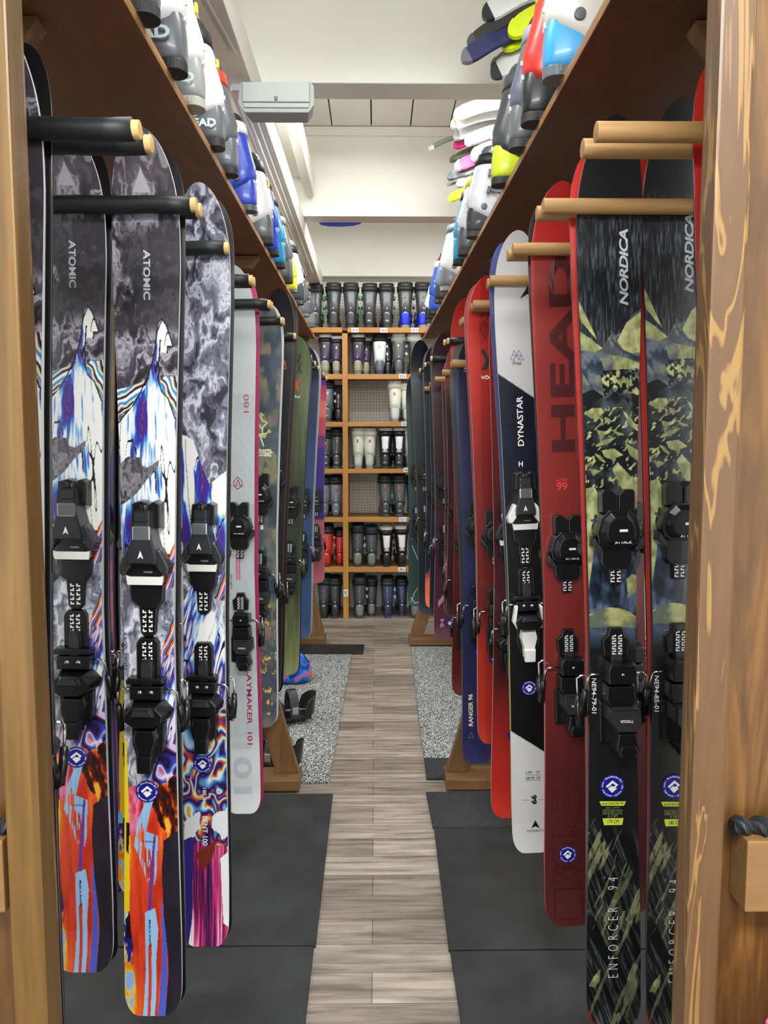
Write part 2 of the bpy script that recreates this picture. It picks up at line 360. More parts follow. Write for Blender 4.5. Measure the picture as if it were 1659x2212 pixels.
    if not var:
        # tail: orange red with drips
        dr = fbm(X/7, Y/160, 90, 3)
        og = ramp(fbm(X/16+wx*.1, Y/120, 91, 4), [(.3, '#c4321c'), (.45, '#e04526'), (.6, '#ea5a24'), (.75, '#f08a2a')])
        a = ss(1690, 1715, YY+(X-320)*.3)
        c = np.where((a > .5)[..., None], og, c)
        # dark and fire at the top right of the tail
        fire = ramp(fbm(X/13, Y/30-X/40, 94, 4), [(.35, '#1a0f12'), (.5, '#5a1a10'), (.58, '#d2501e'), (.68, '#f0b838')])
        c = np.where(poly(XX, YY, [(300, 1700), (345, 1690), (405, 1660), (405, 1900), (375, 1880), (365, 1800), (330, 1740)])[..., None], fire, c)
        c = np.where(poly(XX, Y, [(262, 1700), (300, 1690), (318, 1745), (290, 1800), (262, 1790)])[..., None], ramp(fbm(X/10, Y/40, 97, 3), [(.3, '#b0203a'), (.5, '#e0506a'), (.65, '#f08ab0')]), c)
        bl1 = poly(X+wx*.3, Y, [(322, 1715), (345, 1690), (330, 1740), (318, 1790), (345, 1800), (345, 1850), (340, 1905), (322, 1900), (305, 1850), (293, 1820), (300, 1770)])
        c = np.where((bl1 & (fbm(X/2.2, Y/40, 98, 2) > .33+(Y-1800)/400))[..., None], ramp(vn(X/3, Y/30, 7), [(0, '#7db4e6'), (1, '#a6cdf2')]), c)
        bl2 = poly(X+wx*.4, Y, [(316, 1965), (338, 1955), (344, 2000), (340, 2060), (338, 2200), (312, 2200), (318, 2080)])
        c = np.where(bl2[..., None], ramp(vn(X/4, Y/50, 9), [(0, '#8fbdf0'), (1, '#a9d2f5')]), c)
        c = np.where(poly(X, Y, [(322, 2040), (330, 2030), (330, 2200), (324, 2200)])[..., None], col3('#d8402a'), c)
        c = np.where(poly(X+wx*.3, Y, [(352, 1935), (360, 1980), (364, 2100), (362, 2210), (344, 2200), (352, 2060)])[..., None], col3('#5560c8'), c)
        c = np.where(poly(X+wx*.3, Y, [(335, 1800), (340, 1800), (330, 1960), (322, 1960)])[..., None], col3('#6a3a9a'), c)
        c = np.where(poly(X+wx*.3, Y, [(357, 1810), (385, 1790), (420, 1760), (420, 2200), (362, 2190), (366, 2080), (356, 1960), (352, 1870)])[..., None], ramp(vn(X/20, Y/60, 2), [(0, '#211b26'), (1, '#2e2733')]), c)
        c = np.where(poly(X+wx*.3, Y, [(255, 1600), (278, 1590), (281, 1700), (284, 1800), (284, 1962), (268, 1962), (262, 1800)])[..., None], col3('#f0cf22'), c)
        c = np.where(poly(X+wx*.3, Y, [(276, 1770), (284, 1772), (281, 1840), (276, 1830)])[..., None], col3('#1d1216'), c)
        c = np.where(poly(X+wx*.3, Y, [(262, 1962), (282, 1962), (286, 2010), (290, 2040), (284, 2080), (290, 2120), (296, 2160), (262, 2130)])[..., None], ramp(fbm(X/6, Y/20, 12, 3), [(.3, '#231a60'), (.5, '#3b2bb0'), (.6, '#e7d33a'), (.75, '#f4eac0')]), c)
        c = np.where(poly(X, Y, [(262, 1962), (274, 1962), (276, 1990), (262, 1990)])[..., None], col3('#7cc6e4'), c)
        c = np.where(poly(X+wx*.3, Y, [(284, 1965), (286, 2020), (276, 2020), (274, 1980)])[..., None], col3('#16101c'), c)
        c = np.where(poly(X+wx*.3, Y, [(262, 2060), (290, 2080), (300, 2160), (296, 2185), (262, 2185)])[..., None], ramp(fbm(X/9, Y/20, 14, 3), [(.35, '#ee8a22'), (.5, '#f3cb2c'), (.65, '#8db7ea')]), c)
    else:
        pk = ramp(fbm(X/5, Y/190, 31, 4), [(.3, '#231a50'), (.4, '#701a50'), (.5, '#c22c74'), (.6, '#e0709a'), (.68, '#f3eef4')])
        a = ss(1795, 1840, YY+(X-440)*-.2)
        c = np.where((a > .5)[..., None], pk, c)
        c = np.where(poly(X+wx*.4, Y, [(380, 1780), (425, 1790), (420, 1850), (418, 1960), (410, 2040), (380, 2040)])[..., None], ramp(vn(X/10, Y/60, 3), [(0, '#2b1f70'), (1, '#3a2a8a')]), c)
        c = np.where(poly(X+wx*.4, Y, [(425, 1840), (470, 1810), (460, 1850), (440, 1880)])[..., None], col3('#7a2a1c'), c)
        c = np.where(poly(X+wx*.4, Y, [(478, 1850), (500, 1830), (500, 2000), (485, 1990)])[..., None], col3('#eef2f2'), c)
        c = np.where(poly(XX+wx*1.5, YY, [(395, 1775), (430, 1750), (440, 1790), (398, 1808)])[..., None], col3('#dfe0e6'), c)
        c = np.where(poly(XX+wx*1.5, YY, [(462, 1760), (500, 1740), (500, 1800), (485, 1812), (465, 1790)])[..., None], col3('#e3e4ea'), c)
    return c

KZ = .3972
def nordic_design(X, Y):
    """X across and Y down, in picture units of the black khaki mountain ski (x 1235-1385, y 275-2205)"""
    st = fbm(X/2.2, Y/26, 5, 3)
    c = ramp(st, [(.3, '#15171b'), (.5, '#22252a'), (.62, '#3c4148'), (.75, '#5a6068')])
    c = mixc(c, col3('#17181b'), 1-ss(440, 500, Y)*.9)
    c = mixc(c, ramp(fbm(X/26, Y/34, 6, 4), [(.3, '#0e1216'), (.5, '#1c242c'), (.62, '#39443a'), (.75, '#4a5668')]), ss(790, 880, Y))
    kh = ramp(fbm(X/12, Y/18, 9, 3), [(.3, '#7f8358'), (.5, '#a3a670'), (.7, '#bfc088')])
    bl = ramp(fbm(X/14, Y/22, 10, 3), [(.3, '#27313f'), (.5, '#3d4a5c'), (.7, '#68727a')])
    gr = ramp(fbm(X/12, Y/20, 11, 3), [(.3, '#4c5258'), (.5, '#646a6c'), (.7, '#7f8470')])
    dk = col3('#12161b')+c*0
    def put(P, s, ox=1000, oy=500, k=KZ):
        nonlocal c
        c = np.where(poly(X, Y, Z(P, ox, oy, k))[..., None], s, c)
    # mountain backdrop
    put([(560, 520), (640, 600), (745, 650), (790, 570), (850, 560), (915, 455), (1000, 400), (1000, 900), (900, 880), (800, 900), (640, 930), (560, 850)], gr)
    put([(580, 280), (612, 360), (660, 460), (725, 600), (700, 570), (640, 500), (600, 420)], kh)
    put([(575, 535), (630, 550), (690, 590), (752, 640), (700, 660), (640, 640), (575, 630)], kh)
    put([(575, 640), (700, 662), (740, 680), (720, 760), (695, 860), (640, 770), (575, 700)], bl)
    put([(752, 640), (792, 572), (830, 610), (850, 660), (800, 655)], gr)
    put([(830, 600), (880, 500), (960, 440), (960, 660), (880, 670)], kh)
    put([(792, 572), (850, 640), (960, 690), (960, 720), (860, 680), (800, 600)], bl)
    put([(650, 720), (745, 705), (760, 770), (720, 790), (660, 770)], bl)
    put([(778, 672), (880, 690), (1000, 740), (1000, 760), (870, 750), (850, 790), (800, 770), (815, 710)], kh)
    put([(740, 800), (800, 770), (870, 790), (1000, 860), (1000, 920), (860, 860), (770, 850)], kh)
    sp = fbm(X/7, (Y-X*.4)/7, 15, 3)
    c = np.where((poly(X, Y, Z([(735, 760), (1000, 740), (1000, 1100), (860, 900), (760, 900)], 1000, 500, KZ)) & (sp > .47))[..., None], dk, c)
    put([(600, 900), (700, 860), (760, 900), (660, 960), (640, 1010), (600, 1000)], dk)
    for P in ([(650, 990), (700, 960), (745, 962), (760, 985), (735, 1010), (690, 1020)], [(760, 1010), (790, 1020), (800, 1035), (765, 1045)],
              [(718, 1080), (760, 1088), (805, 1078), (775, 1102), (730, 1112)], [(710, 1165), (750, 1135), (825, 1118), (785, 1150), (720, 1172)], [(800, 1078), (870, 1105), (830, 1110)],
              [(745, 1190), (810, 1180), (860, 1215), (800, 1240), (760, 1225)], [(705, 1205), (740, 1220), (770, 1260), (735, 1245)], [(800, 1290), (830, 1255), (900, 1330), (960, 1400), (960, 1530), (905, 1470), (850, 1390)],
              [(870, 1150), (960, 1200), (960, 1260), (900, 1220)], [(855, 970), (900, 1010), (960, 1100), (900, 1060)], [(650, 1400), (700, 1385), (730, 1430), (720, 1470), (700, 1560), (650, 1560)],
              [(680, 1290), (740, 1300), (700, 1330)]): put(P, kh)
    sp2 = fbm(X/9+3, (Y+X*.7)/8, 16, 3)
    c = np.where(((Y > 880) & (Y < 1100) & (sp2 > .66))[..., None], kh, c)
    k3 = .3014
    def p3(P, s): put(P, s, 1050, 1050, k3)
    g2 = ramp(fbm(X/20, Y/40, 18, 3), [(.3, '#0f1620'), (.5, '#2b3a50'), (.7, '#5a6a86')])
    c = np.where(((Y > 1130) & (Y < 1320))[..., None], g2, c)
    p3([(735, 120), (790, 85), (845, 105), (900, 88), (940, 130), (945, 200), (860, 230), (745, 190)], kh)
    p3([(670, 120), (710, 90), (740, 200), (735, 260), (670, 260)], kh)
    p3([(670, 240), (750, 250), (740, 300), (765, 380), (755, 480), (735, 640), (715, 760), (670, 760)], kh)
    p3([(990, 660), (1030, 620), (1080, 640), (1060, 740), (1000, 790)], kh)
    yy = (Y-1050)/k3; xx = (X-1050)/k3
    dome = ((xx-880)/215)**2+((yy-1010)/150)**2 < 1
    c = np.where((dome & (yy < 1060))[..., None], ramp(fbm(X/30, Y/20, 20, 3)+(yy-900)/900, [(.35, '#b3b27a'), (.55, '#8d8f60'), (.7, '#5d6a5c')]), c)
    c = np.where((yy > 1000)[..., None], mixc(ramp(fbm(X/30, Y/30, 22, 3), [(.3, '#26324a'), (.7, '#46566e')]), col3('#15181b'), ss(1020, 1180, yy)), c)
    c = mixc(c, c*.0+col3('#15181b'), ss(1130, 1180, yy))
    # tail strokes
    a = ss(1760, 1800, Y-(X-1300)*.3)
    q = fbm((X-(Y-1800)*.40)/8, (Y+X*.3)/100, 61, 3)
    q2 = fbm((X+(Y-1800)*.45)/11, (Y-X)/110, 66, 3)
    tl = ramp(q, [(.36, '#101315'), (.46, '#191d24'), (.53, '#3a3f3c'), (.57, '#5c604c'), (.62, '#20242e'), (.75, '#14161a')])
    tl = np.where((q2 > .655)[..., None], ramp(q, [(.3, '#5b5f49'), (.6, '#7d7f60')]), tl)
    tl = mixc(tl, tl*.55, (fbm(X/25, Y/50, 68, 3) > .5)*1.0)
    c = mixc(c, tl, a)
    put([(630, 1370), (665, 1330), (665, 1390), (635, 1440), (600, 1430)], kh*.8, 1050, 1600, .367)
    return c

# ---------------------------------------------------------------- skis
def hw(s, L, wd, tailsq=.034, tipl=.10):
    t = s/L; tip, wa, ta = wd
    s1 = np.interp(t, [0, .09, .25, .46, .68, .86, 1], [ta, ta, (ta*.45+wa*.55), wa, (wa*.6+tip*.4), tip, tip*.985])/2
    e = np.clip((tailsq-t)/tailsq, 0, 1); s1 = s1*(.42+.58*np.sqrt(np.clip(1-e**2.4, 0, 1)))
    e = np.clip((t-(1-tipl))/tipl, 0, 1); s1 = s1*np.clip(1-e**2.3, 0, 1)**.5
    return np.maximum(s1, .002)
def yb(s, L): return -(.05*(np.clip((s-(L-.24))/.24, 0, 1))**2+.010*(np.clip((.10-s)/.10, 0, 1))**2)-.0015
def th(s, L): return .0055+.008*np.clip(1-np.abs(s/L-.47)/.42, 0, 1)**.6
TOP = None
def topsheet_mesh(L, wd, nx, ns, paint, name='topsheet', rough=.3):
    s = np.concatenate([np.linspace(0, L*.05, ns//14, endpoint=False), np.linspace(L*.05, L*.9, ns, endpoint=False), np.linspace(L*.9, L, ns//6)])
    u = np.linspace(-1, 1, nx); S, U = np.meshgrid(s, u, indexing='ij')
    w_ = hw(S, L, wd); X = U*w_; Y = yb(S, L)-th(S, L)
    co = np.stack([X, Y, S], -1).reshape(-1, 3)
    n0, n1 = S.shape; i = np.arange(n0-1)[:, None]*n1+np.arange(n1-1)[None, :]
    q = np.stack([i, i+1, i+1+n1, i+n1], -1).reshape(-1, 4)
    me = bpy.data.meshes.new(name); me.vertices.add(len(co)); me.vertices.foreach_set('co', co.ravel())
    me.loops.add(q.size); me.loops.foreach_set('vertex_index', q.ravel().astype(np.int32))
    me.polygons.add(len(q)); me.polygons.foreach_set('loop_start', np.arange(0, q.size, 4, dtype=np.int32))
    me.polygons.foreach_set('loop_total', np.full(len(q), 4, dtype=np.int32)) if False else None
    me.update(calc_edges=True); me.validate()
    me.polygons.foreach_set('use_smooth', [True]*len(me.polygons))
    rgb = np.clip(paint(X, S), 0, 1).reshape(-1, 3)
    a = me.color_attributes.new('Col', 'FLOAT_COLOR', 'POINT')
    a.data.foreach_set('color', np.concatenate([rgb, np.ones((len(rgb), 1))], 1).ravel().astype(np.float32))
    me.materials.append(attr_mat('printed_topsheet', rough))
    return me
def base_mesh(L, wd, basecol, sidecol, name='base'):
    ns = 90
    s = np.concatenate([np.linspace(0, L*.05, 10, endpoint=False), np.linspace(L*.05, L*.9, 50, endpoint=False), np.linspace(L*.9, L, 30)])
    w_ = hw(s, L, wd); yb_ = yb(s, L); th_ = th(s, L); b = MB(); n = len(s)
    vs = []
    for k in range(n):
        x, y0, y1 = w_[k], yb_[k], yb_[k]-th_[k]
        vs += [(-x, y1, s[k]), (-x-.0006, y0-.0022, s[k]), (-x-.0006, y0, s[k]), (x+.0006, y0, s[k]), (x+.0006, y0-.0022, s[k]), (x, y1, s[k])]
    for m_, cols in ((0, [(0, 1), (4, 5)]), (1, [(1, 2), (3, 4)]), (2, [(2, 3)])):
        fs = [(k*6+a, k*6+c, (k+1)*6+c, (k+1)*6+a) for k in range(n-1) for a, c in cols]
        if m_ == 0: b.add(vs, fs, m_)
        else:
            for f in fs: b.f.append(list(f)); b.mi.append(m_); b.sm.append(False)
    for e in (0, n-1): b.f.append([e*6+k for k in range(6)]); b.mi.append(1); b.sm.append(False)
    return b.build(name, [mat('side_'+sidecol, sidecol, .35, 0, .2), EDGE, mat('base_'+basecol, basecol, .4, 0, .1)])

_bind = {}
def rung(b, x, z, w_, h, y, m): b.box((x, y, z), (w_, .0008, h), m)
def ladder(b, z0, z1, y, m, n=8):
    for c in (-.0062, .0062):
        for k in range(n):
            z = z0+(z1-z0)*(k+.5)/n
            rung(b, c, z, .0075, abs(z1-z0)/n*.30, y, m); rung(b, c+(.0024 if k % 2 else -.0024), z+abs(z1-z0)/n*.28, .0026, abs(z1-z0)/n*.45, y, m)
def tri(c, s, y):
    x, z = c
    return [[(x, y, z+s), (x-s*.62, y, z-s*.8), (x-s*.1, y, z-s*.45), (x, y, z-s*.1)], [(x, y, z+s), (x, y, z-s*.1), (x+s*.1, y, z-s*.45), (x+s*.62, y, z-s*.8)]]
def plane_text(name, s, m, parent, c, y, wd_, ht, flip=False, face=-1):
    vs, fs, a, h = text_geo(s, .02)
    k = -1 if flip else 1
    me = bpy.data.meshes.new(name)
    me.from_pydata([(c[0]+k*v[0]*wd_/a, y, c[1]+k*v[1]*ht/h) for v in vs], [], fs); me.materials.append(m)
    o = bpy.data.objects.new(name, me); C.objects.link(o); o.parent = parent; return o
def toe(kind, parent, z, y=-.0135, x=0):
    key = ('toe', kind)
    if key in _bind:
        o = copy_tree(_bind[key], parent); o.location = (x, y, z); return o
    b = MB()
    if kind.startswith('arrow'):
        wing = WHITE_P if 'white' in kind else PLAST2
        b.prism([(-.036, -.064), (.036, -.064), (.040, -.02), (-.040, -.02)], 0, -.024, .97)
        b.prism([(-.037, -.064), (.037, -.064), (.034, -.10), (.022, -.118), (-.012, -.118), (-.034, -.10)], 0, -.014, .93)
        b.prism([(-.020, -.10), (.022, -.10), (.018, -.168), (.008, -.178), (-.008, -.178), (-.016, -.168)], 0, -.009, .9)
        b.prism([(-.030, .045), (.034, .045), (.034, .098), (.022, .104), (.012, .098), (-.006, .104), (-.026, .098)], 0, -.028, .9)
        b.prism([(-.018, .075), (.018, .075), (.022, .04), (.034, -.01), (.034, -.03), (.018, -.028), (-.018, -.028), (-.034, -.03), (-.034, -.01), (-.022, .04)], -.002, -.046, .82, m=1)
        b.prism([(-.017, .085), (.017, .085), (.017, .055), (-.017, .055)], -.01, -.044, .9, m=1)
        b.tube([(0, -.02, .083), (0, -.02, .095)], .0125, 12, m=1)
        o = b.build('toe_binding', [PLAST, PLAST2, M_white], parent, .0025)
        for s in (-1, 1):
            wb = MB(); wb.prism([(s*.018, .012), (s*.034, .010), (s*.053, -.030), (s*.050, -.046), (s*.040, -.05), (s*.026, -.032), (s*.020, -.014)], -.006, -.036, .86); wb.build('toe_wing', wing, o, .004)
        w2 = MB().box((0, -.046, .040), (.036, .006, .028)); w2.build('clear_window', CLEAR, o, .003)
        w3 = MB()
        for p in tri((-.002, -.003), .0095, -.0472): w3.add(p, [(0, 1, 2, 3)])
        w3.build('arrow_emblem', M_white, o)
        pad = MB().prism([(-.035, -.066), (.035, -.066), (.038, -.046), (.030, -.049), (-.030, -.049), (-.038, -.046)], -.022, -.028, .98)
        pad.build('boot_pad', WHITE_P, o, .0015)
        ld = MB(); ladder(ld, -.168, -.120, -.0095, 0, 5); ld.build('scale_marks', M_white, o)
        plane_text('lettering', 'WARDEN', mat('print_grey', '#9a9da2', .4), o, (.006, -.040), -.0242, .018, .0036)
    else:
        b.prism([(-.034, -.018), (.034, -.018), (.032, -.060), (.024, -.072), (-.024, -.072), (-.032, -.060)], 0, -.020, .94)
        b.prism([(-.014, -.06), (.014, -.06), (.012, -.104), (-.012, -.104)], 0, -.010, .95)
        for s in (-1, 1): b.prism([(s*.0008, .045), (s*.033, .045), (s*.034, .084), (s*.030, .09), (s*.012, .09), (s*.0008, .079)], 0, -.030, .99)
        oc = [(-.020, .052), (.020, .052), (.037, .036), (.046, .006), (.042, -.016), (.028, -.024), (-.028, -.024), (-.042, -.016), (-.046, .006), (-.037, .036)]
        b.prism(oc, -.003, -.036, .96, m=0); b.prism([(a*.86, c_*.86+.002) for a, c_ in oc], -.034, -.050, .72, m=0)
        for s in (-1, 1): b.prism([(s*.046, -.004), (s*.050, -.002), (s*.052, -.022), (s*.036, -.038), (s*.030, -.030)], -.004, -.034, .9, m=1)
        o = b.build('toe_binding', [PLAST, PLAST2], parent, .0025)
        plane_text('lettering', 'ATTACK', M_white, o, (.004, -.012), -.0487, .034, .0062)
        e = MB(); e.box((.004, -.0507, .011), (.016, .001, .005)); e.box((.016, -.046, -.002), (.003, .006, .008)); e.box((-.016, -.046, -.002), (.003, .006, .008)); e.build('setting_window', M_white, o)
        ld = MB(); ladder(ld, -.100, -.068, -.0108, 0, 5); ld.build('scale_marks', M_white, o)
    o.location = (x, y, z); _bind[key] = o; return o
def heel(kind, parent, z, y=-.0135, x=0, big=1.0):
    key = ('heel', kind)
    if key in _bind:
        o = copy_tree(_bind[key], parent); o.location = (x, y, z); return o
    b = MB(); white = 'white' in kind
    if kind.startswith('arrow'):
        b.prism([(-.024, .02), (.024, .02), (.024, .092), (.017, .103), (-.017, .103), (-.024, .092)], 0, -.013, .94)
        b.prism([(-.012, .0), (.012, .0), (.014, .04), (.010, .06), (-.010, .06), (-.014, .04)], -.010, -.022, .9, m=1)
        b.prism([(-.040, .010), (.038, .012), (.036, .022), (-.036, .024), (-.042, .018)], -.004, -.030, .96)
        b.prism([(-.034, -.022), (.034, -.022), (.036, .008), (-.034, .008)], -.002, -.030, .95)
        b.prism([(-.030, -.024), (.030, -.024), (.050, -.046), (.048, -.062), (.024, -.078), (-.024, -.078), (-.048, -.062), (-.050, -.046)], -.002, -.050, .78, m=0)
        b.prism([(-.020, -.030), (.020, -.030), (.028, -.050), (-.028, -.050)], -.045, -.058, .8, m=1)
        b.prism([(-.036, -.070), (.036, -.070), (.034, -.135), (.020, -.150), (-.026, -.150), (-.034, -.12)], 0, -.016, .92)
    else:
        b.prism([(-.026, .03), (.026, .03), (.028, .066), (.018, .076), (.014, .092), (-.014, .092), (-.018, .076), (-.030, .066)], 0, -.012, .94)
        b.prism([(-.012, .0), (.012, .0), (.013, .075), (-.013, .075)], -.008, -.017, .92, m=1)
        b.prism([(-.026, -.020), (.028, -.020), (.036, -.002), (.034, .022), (-.022, .026), (-.028, .012)], -.002, -.042, .9)
        b.prism([(-.030, -.02), (.034, -.02), (.038, -.056), (.030, -.066), (-.024, -.066), (-.032, -.05)], -.002, -.036, .86)
        b.prism([(-.026, -.062), (.042, -.062), (.044, -.100), (.030, -.118), (-.014, -.118), (-.026, -.098)], -.002, -.052, .84, m=1)
        b.prism([(-.036, -.06), (.02, -.06), (.02, -.15), (-.036, -.15)], 0, -.012, .95)
    o = b.build('heel_binding', [PLAST, PLAST2], parent, .0025)
    lv = MB()
    if kind.startswith('arrow'):
        lv.prism([(-.022, -.076), (.022, -.076), (.026, -.098), (.018, -.128), (.017, -.160), (-.017, -.160), (-.018, -.128), (-.026, -.098)], -.014, -.040, .86)
        lv.prism([(-.018, -.130), (.018, -.130), (.016, -.170), (-.016, -.170)], -.030, -.046, .9)
    else:
        lv.prism([(-.010, -.112), (.030, -.112), (.040, -.150), (.028, -.174), (-.004, -.174), (-.016, -.152)], -.012, -.050, .86)
        lv.prism([(-.004, -.140), (.028, -.140), (.034, -.154), (.026, -.168), (.0, -.168), (-.009, -.154)], -.048, -.054, .9)
    lv.build('heel_lever', WHITE_P if white else PLAST, o, .003)
    if white:
        wp = MB(); 
        for s in (-1, 1): wp = MB(); wp.prism([(s*.030, .0), (s*.040, -.005), (s*.048, -.05), (s*.034, -.075), (s*.036, -.04)], -.02, -.045, .9); wp.build('side_cover', WHITE_P, o, .003)
    yy = -.016; zz = -.006
    for s in (-1, 1):
        ba = MB(); ba.tube([(s*.028, yy, zz+.004), (s*.052, yy, zz+.004), (s*.060, yy-.002, zz-.002), (s*.061, yy+.004, zz-.018), (s*.062, yy+.012, zz-.040)], .0026, 8); ba.build('brake_arm', STEEL, o)
        bf = MB(); bf.tube([(s*.062, yy+.010, zz-.034), (s*.064, yy+.018, zz-.058), (s*.062, yy+.03, zz-.092)], .0068, 8, r1=.0085); bf.build('brake_foot', PLAST, o)
    if kind.startswith('arrow'):
        for s in (-1, 1): sc_ = MB(); sc_.tube([(s*.0115, -.028, -.006), (s*.0115, -.0305, -.006)], .0048, 12); sc_.build('screw', STEEL, o)
    else: sc_ = MB(); sc_.tube([(.004, -.040, .002), (.004, -.0425, .002)], .0032, 12); sc_.build('screw', STEEL, o)
    ld = MB(); ladder(ld, .030 if kind.startswith('arrow') else .036, .094 if kind.startswith('arrow') else .078, -.0135 if kind.startswith('arrow') else -.0176, 0, 8); ld.build('scale_marks', M_white, o)
    if kind.startswith('attack'): plane_text('lettering', 'TYROLIA', M_white, o, (.008, -.090), -.0525, .026, .006, flip=True)
    o.location = (x, y, z); _bind[key] = o; return o

BLUE_ST = mat('sticker_blue', '#141c8c', .35)
class Ski:
    def __init__(s, name, label, D, top, bot, wd=(.128, .098, .118), Lz=None, group=None):
        s.D = D; s.wt = W(top[0], top[1], D); s.wb = W(bot[0], bot[1], D)
        if Lz: s.wb = s.wt-(s.wt-s.wb).normalized()*Lz
        d = s.wt-s.wb; s.L = d.length; s.ax = d.normalized(); s.ang = math.atan2(d.x, d.z)
        s.root = empty(name, s.wb, (0, s.ang, 0)); s.wd = wd
        tag(s.root, label, 'ski', group)
    def loc(s, px, py):
        p = W(px, py, s.D)-s.wb; xa = Vector((math.cos(s.ang), 0, -math.sin(s.ang)))
        return p.dot(xa), p.dot(s.ax)
    def px(s, X, S):
        ca, sa = math.cos(s.ang), math.sin(s.ang)
        x = s.wb.x+X*ca+S*sa; z = s.wb.z-X*sa+S*ca
        return PR(x, s.D, z)
    def sheet(s, paint, nx=14, ns=160):
        me = topsheet_mesh(s.L, s.wd, nx, ns, paint); o = bpy.data.objects.new('topsheet', me); C.objects.link(o); o.parent = s.root; s.top = o; return s
    def base(s, basecol='#101114', sidecol='#16171a'):
        o = base_mesh(s.L, s.wd, basecol, sidecol); o.parent = s.root; s.bs = o; return s
    def y(s, z, off=.0007): return float(yb(np.array(z), s.L)-th(np.array(z), s.L))-off
    def surf(s, name, pts, faces, m, off=.0007):
        me = bpy.data.meshes.new(name); me.from_pydata([(x, s.y(z, off), z) for x, z in pts], [], faces); me.materials.append(m)
        o = bpy.data.objects.new(name, me); C.objects.link(o); o.parent = s.root; return o
    def text(s, t, px, py, ln, ht, dr='up', m=M_white, bold=.01, shear=0, name='lettering', space=1.0):
        vs, fs, a, h = text_geo(t, bold, shear, space); cx, cz = s.loc(px, py)
        mpp = (W(px+1, py, s.D)-W(px, py, s.D)).length
        kx = ln*mpp/a; ky = ht*mpp/h; P = []
        for vx, vy in vs:
            X, Y = vx*kx, vy*ky
            if dr == 'up': P.append((cx-Y, cz+X))
            elif dr == 'down': P.append((cx+Y, cz-X))
            elif dr == 'flip': P.append((cx-X, cz-Y))
            else: P.append((cx+X, cz+Y))
        if dr == 'flip': pass
        return s.surf(name, P, fs, m)
    def poly(s, P, m, name='emblem', off=.0006):
        return s.surf(name, [s.loc(a, b) for a, b in P], [tuple(range(len(P)))], m, off)
    def polys(s, PL, m, name='emblem', off=.0006):
        v = []; f = []
        for P in PL:
            f.append(tuple(range(len(v), len(v)+len(P)))); v += [s.loc(a, b) for a, b in P]
        return s.surf(name, v, f, m, off)
    def strokes(s, PL, wpx, m, name='emblem', off=.0006):
        out = []
        for P in PL:
            for (x1, y1), (x2, y2) in zip(P[:-1], P[1:]):
                l = math.hypot(x2-x1, y2-y1)+1e-9; nx, ny = -(y2-y1)/l*wpx/2, (x2-x1)/l*wpx/2; ex, ey = (x2-x1)/l*wpx*.4, (y2-y1)/l*wpx*.4
                out.append([(x1-ex+nx, y1-ey+ny), (x2+ex+nx, y2+ey+ny), (x2+ex-nx, y2+ey-ny), (x1-ex-nx, y1-ey-ny)])
        return s.polys(out, m, name, off)
    def sticker(s, px, py, rpx, detail=True):
        cx, cz = s.loc(px, py); mpp = (W(px+1, py, s.D)-W(px, py, s.D)).length; r = rpx*mpp
        o = s.surf('shop_sticker', [(cx+r*math.cos(a*math.pi/18), cz+r*math.sin(a*math.pi/18)) for a in range(36)], [tuple(range(36))], BLUE_ST, .0016)
        t = Matrix.Rotation(R(4), 2); k = r*.98; P = []; F = []
        for Q in ([(-.55, .02), (.02, .52), (.50, .12), (.36, -.02), (.04, .28), (-.40, -.12)], [(.36, -.02), (.50, .12), (.50, .12), (.24, -.14), (.12, -.02), (.2, .06)], [(-.36, -.18), (-.06, .06), (.04, -.04), (.10, .02), (.40, -.20), (-.02, -.56)]):
            F.append(tuple(range(len(P), len(P)+len(Q)))); P += [(cx+q[0]*k, cz+q[1]*k) for q in Q]
        e = s.surf('sticker_emblem', P, F, M_white, .0021)
        if detail:
            vs, fs, a, h = text_geo('www.the  .com - Revelstoke BC - the  bench - ', .01); P = []
            for vx, vy in vs:
                an = math.pi/2-vx/a*2*math.pi*.985; rr = r*.84+vy/h*r*.17; P.append((cx+rr*math.cos(an), cz+rr*math.sin(an)))
            s.surf('sticker_lettering', P, fs, M_white, .0021)
        return o
    def bind(s, kind, toe_y, heel_y, dx=0):
        _, zt = s.loc(0, toe_y); _, zh = s.loc(0, heel_y)
        y = s.y(zt, -.001); s.zt, s.zh = zt, zh
        toe(kind, s.root, zt, y, dx); heel(kind, s.root, zh, y, dx); s.kind = kind; return s
    def rear(s, label, basecol, group=None, dx=0.0, dz=0.0, dy=.004, simple=False, sidecol='#16171a', tops='#18191d'):
        if dx == 0: dx = .006 if s.wt.x < 0 else -.006
        bx = dx*.75 if s.wt.x < 0 else .005
        r = empty(s.root.name.split('.')[0], s.wb+Vector((bx, dy, dz))); r.rotation_euler = (Matrix.Rotation(s.ang+(dx-bx)/s.L, 3, 'Y') @ Matrix.Rotation(math.pi, 3, 'Z')).to_euler()
        tag(r, label, 'ski', group)
        o = base_mesh(s.L, s.wd, basecol, sidecol); o.parent = r
        me = topsheet_mesh(s.L, s.wd, 6, 60, lambda X, S: flat(tops)(X, S, 1)); t = bpy.data.objects.new('topsheet', me); C.objects.link(t); t.parent = r
        if hasattr(s, 'zt'): toe(s.kind, r, s.zt, s.y(s.zt, -.001)); heel(s.kind, r, s.zh, s.y(s.zh, -.001))
        return r
def zones(*st):   # colour by place along the ski: (fraction from tail, colour) hard steps
    def f(s):
        def g(X, S):
            t = S/s.L; o = np.zeros(X.shape+(3,))+col3(st[0][1])
            for a, c in st[1:]: o = np.where((t > a)[..., None], col3(c), o)
            return o
        return g
    return f

